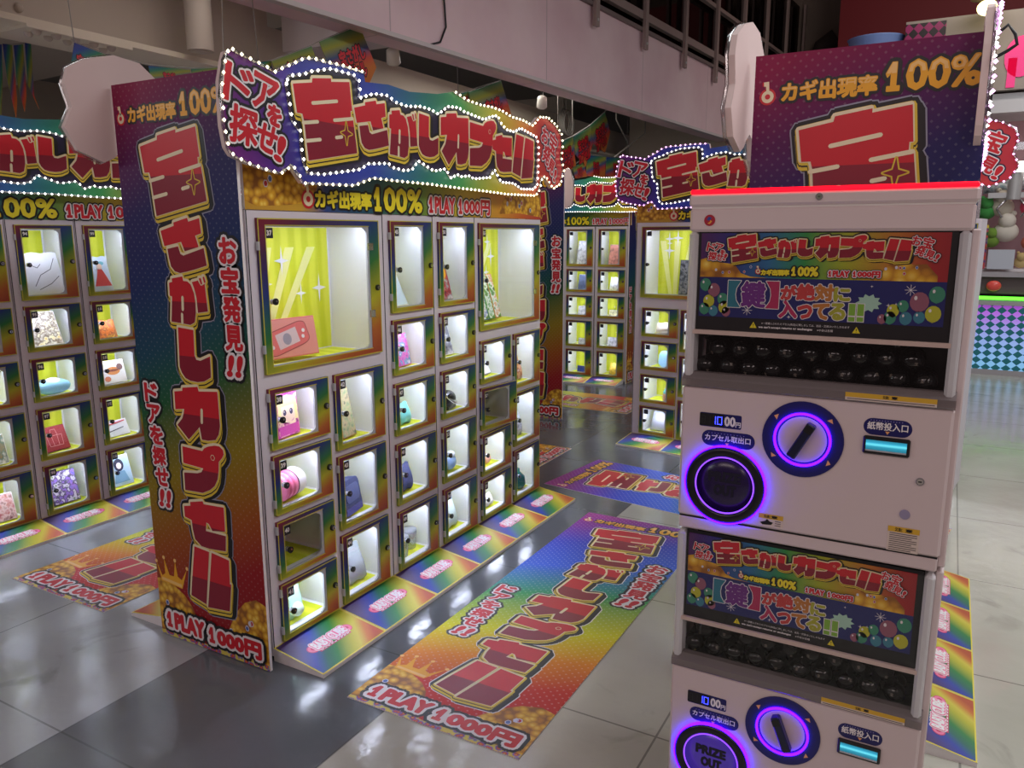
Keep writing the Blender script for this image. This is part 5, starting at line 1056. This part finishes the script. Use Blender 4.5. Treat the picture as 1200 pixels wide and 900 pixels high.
spot(461, 68, -3.25, 'white spotlight under the ceiling above the middle title sign', 3.3)
spot(635, 121, -3.2, 'small white spotlight under the ceiling near the coil of cable', 3.3)
c = FM @ Vector((-.35, 3.05, 3.60)); t = thing('spotlight', 'lit lamp behind the balustrade posts of the upper floor', 'spotlight', TR(*c))
mb = MB(); mb.sph((0, 0, 0), .05, mat('spot_lit', (255, 240, 200), .4, emit=(255, 226, 170), es=14), 14, 8); mb.obj('bulb', t); mb = MB(); mb.lathe([(.02, .12), (.06, .05), (.062, .01)], (0, 0, 0), (0, 0, 1), mat('spot_white', ), 16); mb.obj('housing', t)
for a, b in ((( 722, 140), (738, 172)), ((756, 156), (720, 184))):
    cord('brace_wire', 'pale brace wire %s the ceiling near the pink-lit title sign' % ('crossing up to' if a[0] < 740 else 'slanting down from'), [Vector((-3.3, at(*a, 0, -3.3).y, 3.3)), at(*a, 0, -3.3), at(*b, 0, -3.3)], .008, GRYC)
# ------------------------------------------------------------------ prize crane booth at the far right
BY = 10.4
t = thing('crane_booth', 'large crane game booth with argyle base and green light line at the far right', 'crane game', TR(.0, BY, 0))
ar = mat('argyle_base', (120, 150, 200), .35); x, y, z, v = objxyz(ar)
u_ = mth(ar, 'DIVIDE', x, .20); v_ = mth(ar, 'DIVIDE', z, .165)
A_ = mth(ar, 'FRACT', mth(ar, 'ADD', u_, v_)); B_ = mth(ar, 'FRACT', mth(ar, 'SUBTRACT', u_, v_))
chk = mth(ar, 'ABSOLUTE', mth(ar, 'SUBTRACT', mth(ar, 'GREATER_THAN', A_, .5), mth(ar, 'GREATER_THAN', B_, .5)))
col = ramp(ar, mth(ar, 'DIVIDE', z, 1.0), [(.1, (130, 190, 236)), (.45, (150, 170, 236)), (.7, (176, 110, 220)), (.85, (170, 60, 200))])
link_base(ar, mixc(ar, mth(ar, 'SUBTRACT', 1, chk), col, (20, 84, 92)))
bs = ar.node_tree.nodes['Principled BSDF']; ar.node_tree.links.new(bs.inputs['Base Color'].links[0].from_socket, bs.inputs['Emission Color']); bs.inputs['Emission Strength'].default_value = .55
mb = MB(); mb.box(-.6, 2.4, .03, .9, .06, .80, ar); mb.obj('argyle_base', t)
mb = MB(); mb.box(-.62, 2.42, 0, .92, 0, .06, mat('booth_grey', (170, 166, 172), .4)); mb.box(-.62, 2.42, 0, .92, .80, .86, mat('booth_grey')); mb.box(-.6, 2.4, .04, .9, .93, 1.12, mat('booth_dark', (90, 70, 80), .4)); mb.box(-.62, 2.42, -.02, .9, 1.12, 1.17, mat('booth_grey')); mb.obj('cabinet', t)
mb = MB(); mb.box(-.6, 2.4, -.01, .03, .865, .90, mat('green_light', (120, 255, 60), .4, emit=(90, 255, 50), es=2.2)); mb.obj('light_line', t)
mb = MB(); mb.sph((.44, -.03, 1.02), .075, mat('red_button', (236, 90, 80), .3), 16, 10, (1, .5, .8)); mb.obj('button', t)
mb = MB(); mb.box(-.6, 2.4, .86, .9, 1.17, 3.0, mat('booth_back', (170, 130, 140), .6)); mb.obj('back_panel', t)
mb = MB(); mb.box(-.6, 2.4, .0, .006, 1.17, 2.5, PANE); mb.obj('glass_front', t)
mb = MB(); mb.box(.18, .23, 0, .05, 1.17, 3.1, CHROME); mb.box(1.2, 1.25, 0, .05, 1.17, 3.1, CHROME); mb.box(-.6, 2.4, 0, .05, 2.50, 2.58, CHROME); mb.box(-.6, 2.4, .0, .9, 2.9, 3.1, STEEL); mb.obj('chrome_frame', t)
mb = MB(); mb.box(.3, 1.1, .3, .34, 2.0, 2.06, STEEL); mb.cyl((.55, .3, 1.98), (0, 0, 1), .07, .3, STEEL, 16); mb.tube([(.48, .3, 1.98), (.40, .3, 1.88), (.46, .3, 1.78)], .014, CHROME, 6); mb.tube([(.62, .3, 1.98), (.70, .3, 1.88), (.64, .3, 1.78)], .014, CHROME, 6); mb.obj('claw', t)
mb = MB(); mb.box(.3, 2.3, .30, .31, 2.28, 2.40, mat('booth_lamp', (255, 250, 240), .4, emit=(255, 246, 230), es=4)); mb.obj('lamp', t)
mb = MB(); mb.box(.36, .62, .2, .26, 1.20, 1.42, mat('price_board', (206, 214, 226), .4)); tag(mb.obj('paper_board', None, TR(0, BY, 0)), 'pale blue paper board standing in the crane booth', 'board')
mb = MB(); mb.box(.24, .34, .2, .24, 1.2, 1.7, blot('ink_stand', [(240, 210, 60), (60, 60, 140), (220, 80, 60), (30, 90, 60)], 14)); tag(mb.obj('poster_stand', None, TR(0, BY, 0)), 'narrow colourful poster stand in the crane booth', 'poster')
for i, (x, z, r, cc, lb) in enumerate(((.30, 1.85, .10, (60, 150, 70), 'green plush toy at the left in the crane booth'), (.52, 1.62, .13, (226, 222, 210), 'white plush toy in the middle of the crane booth'), (.46, 1.9, .12, (214, 206, 190), 'cream plush toy high in the crane booth'), (.74, 1.90, .11, (236, 70, 110), 'bright pink plush toy in the crane booth'), (.78, 1.50, .10, (206, 110, 90), 'reddish plush toy at the right in the crane booth'), (.70, 1.27, .07, (214, 190, 130), 'small yellow plush toy at the bottom of the crane booth'), (.38, 1.52, .09, (120, 160, 60), 'olive plush toy beside the paper board'))):
    q = thing('plush_toy', lb, 'plush toy', TR(x, BY+.45, z))
    mb = MB(); mt = mat('plush_%d' % i, cc, .95); mb.sph((0, 0, 0), r, mt, 16, 10, (1, .8, .9)); mb.obj('body', q)
    mb = MB(); mb.sph((0, -.04, r*.95), r*.7, mt, 14, 9); mb.obj('head', q)
    for sx in (-1, 1): mb = MB(); mb.sph((sx*r*.45, 0, r*1.6), r*.25, mt, 10, 6); mb.obj('ear', q)
for i, (x, z, lb) in enumerate(((.40, 2.06, 'silver bag of prizes piled high in the crane booth'), (.66, 2.10, 'dark wrapped prize at the top of the crane booth'))):
    mb = MB(); p_bag(mb, .3, .22, .2, blot('ink_wrap%d' % i, [(60, 70, 80), (200, 206, 214), (90, 130, 150)], 12)); tag(mb.obj('wrapped_prize', None, TR(x, BY+.6, z)), lb, 'prize')
mb = MB(); mb.box(.2, 2.2, .35, .85, 1.17, 1.2, WHITE); mb.obj('prize_shelf', t); 
# marquee over the booth
t = thing('booth_marquee', 'pale marquee board with pink letters and an argyle panel above the crane booth', 'sign', TR(0, BY-.1, 0))
mb = MB(); mb.box(-.68, 3, 0, .3, 3.12, 3.93, blot('marquee_paint', [(150, 142, 134), (166, 160, 150)], 2, .5)); mb.obj('board', t)
mb = MB(); mb.box(-.70, -.30, -.01, .0, 3.55, 3.88, ar); 
ar2 = mat('argyle_panel', (120, 20, 70), .4); x, y, z, v = objxyz(ar2); u_ = mth(ar2, 'DIVIDE', x, .20); v_ = mth(ar2, 'DIVIDE', z, .22)
chk = mth(ar2, 'ABSOLUTE', mth(ar2, 'SUBTRACT', mth(ar2, 'GREATER_THAN', mth(ar2, 'FRACT', mth(ar2, 'ADD', u_, v_)), .5), mth(ar2, 'GREATER_THAN', mth(ar2, 'FRACT', mth(ar2, 'SUBTRACT', u_, v_)), .5)))
link_base(ar2, mixc(ar2, chk, (150, 30, 100), (24, 14, 24)))
mb = MB(); mb.box(-.68, -.28, -.01, 0, 3.45, 3.90, ar2); mb.obj('argyle_panel', t)
hp_ = mat('hot_pink', (255, 70, 150), .4, emit=(255, 50, 140), es=.12)
mb = MB(); mb.M = UPRIGHT
for b, r in (((-.10, 3.3, .20, 3.66), 0), ((.30, 3.24, .60, 3.66), 0), ((.70, 3.3, 1.0, 3.66), 0)):
    P = place(poly_shape([disc((.5, .5), .5, .5, 24)]), b); mb.add([(x, y, .012) for x, y in P[0]], P[1], hp_); mb.prism([(b[0]+.04, b[1]-.1), (b[0]+.12, b[1]-.1), (b[0]+.12, b[1]+.2), (b[0]+.04, b[1]+.2)], .0, .012, hp_)
mb.obj('pink_letter_shapes', t)
mb = MB(); mb.lathe([(.16, 0), (.30, .40), (.31, .41), (.29, .41), (.15, .02)], (0, 0, 0), (0, 0, 1), mat('blue_bucket', (130, 160, 226), .4), 28); mb.obj('end_tub', t, TR(-1.0, .2, 3.42))  # pale blue tub beside the board end, grouped with the marquee
mb = MB(); mb.box(-1.6, 3, 1.5, 1.6, 3.0, 5.0, REDW); struct(mb.obj('wall_right', None, TR(0, BY, 0)))
c = at(1157, 9, 1, BY-.5); t = thing('dome_lamp', 'lit round ceiling lamp above the marquee at the top right', 'lamp', TR(*c))
mb = MB(); mb.sph((0, 0, 0), .095, mat('dome_glow', (255, 240, 190), .4, emit=(255, 232, 150), es=5), 18, 10, (1, 1, .8)); mb.obj('globe', t); mb = MB(); mb.cyl((0, 0, .09), (0, 0, 1), .16, .05, DARKC, 20); mb.obj('cap', t); mb = MB(); mb.cyl((0, 0, .14), (0, 0, 1), .03, 1.5, DARKC, 10); mb.obj('rod', t)
for i, (x, lb) in enumerate(((-2.0, 'dark brown duct on the far upper wall, left one'), (-1.45, 'dark brown duct on the far upper wall, right one'))):
    mb = MB(); mb.tube([(x, 12.85, 0), (x, 12.85, 4.1), (x+.06, 12.85, 4.3), (x+.25, 12.85, 4.42)], .13, DARKC, 12); tag(mb.obj('duct'), lb, 'duct')
# chrome pole with cable right of the tall board
mb = MB(); mb.tube([at(1163, 45, 1, 3.0)+Vector((0, 0, 0)), at(1172, 38, 1, 3.0)+Vector((.02, 0, .02)), at(1190, 40, 1, 3.0), at(1192, 52, 1, 3.0), at(1180, 60, 1, 3.0), at(1165, 68, 1, 3.0)], .005, BLKC, 6); tag(mb.obj('sign_cable'), 'thin black cable looping from the tall board to the edge-on sign', 'cable')
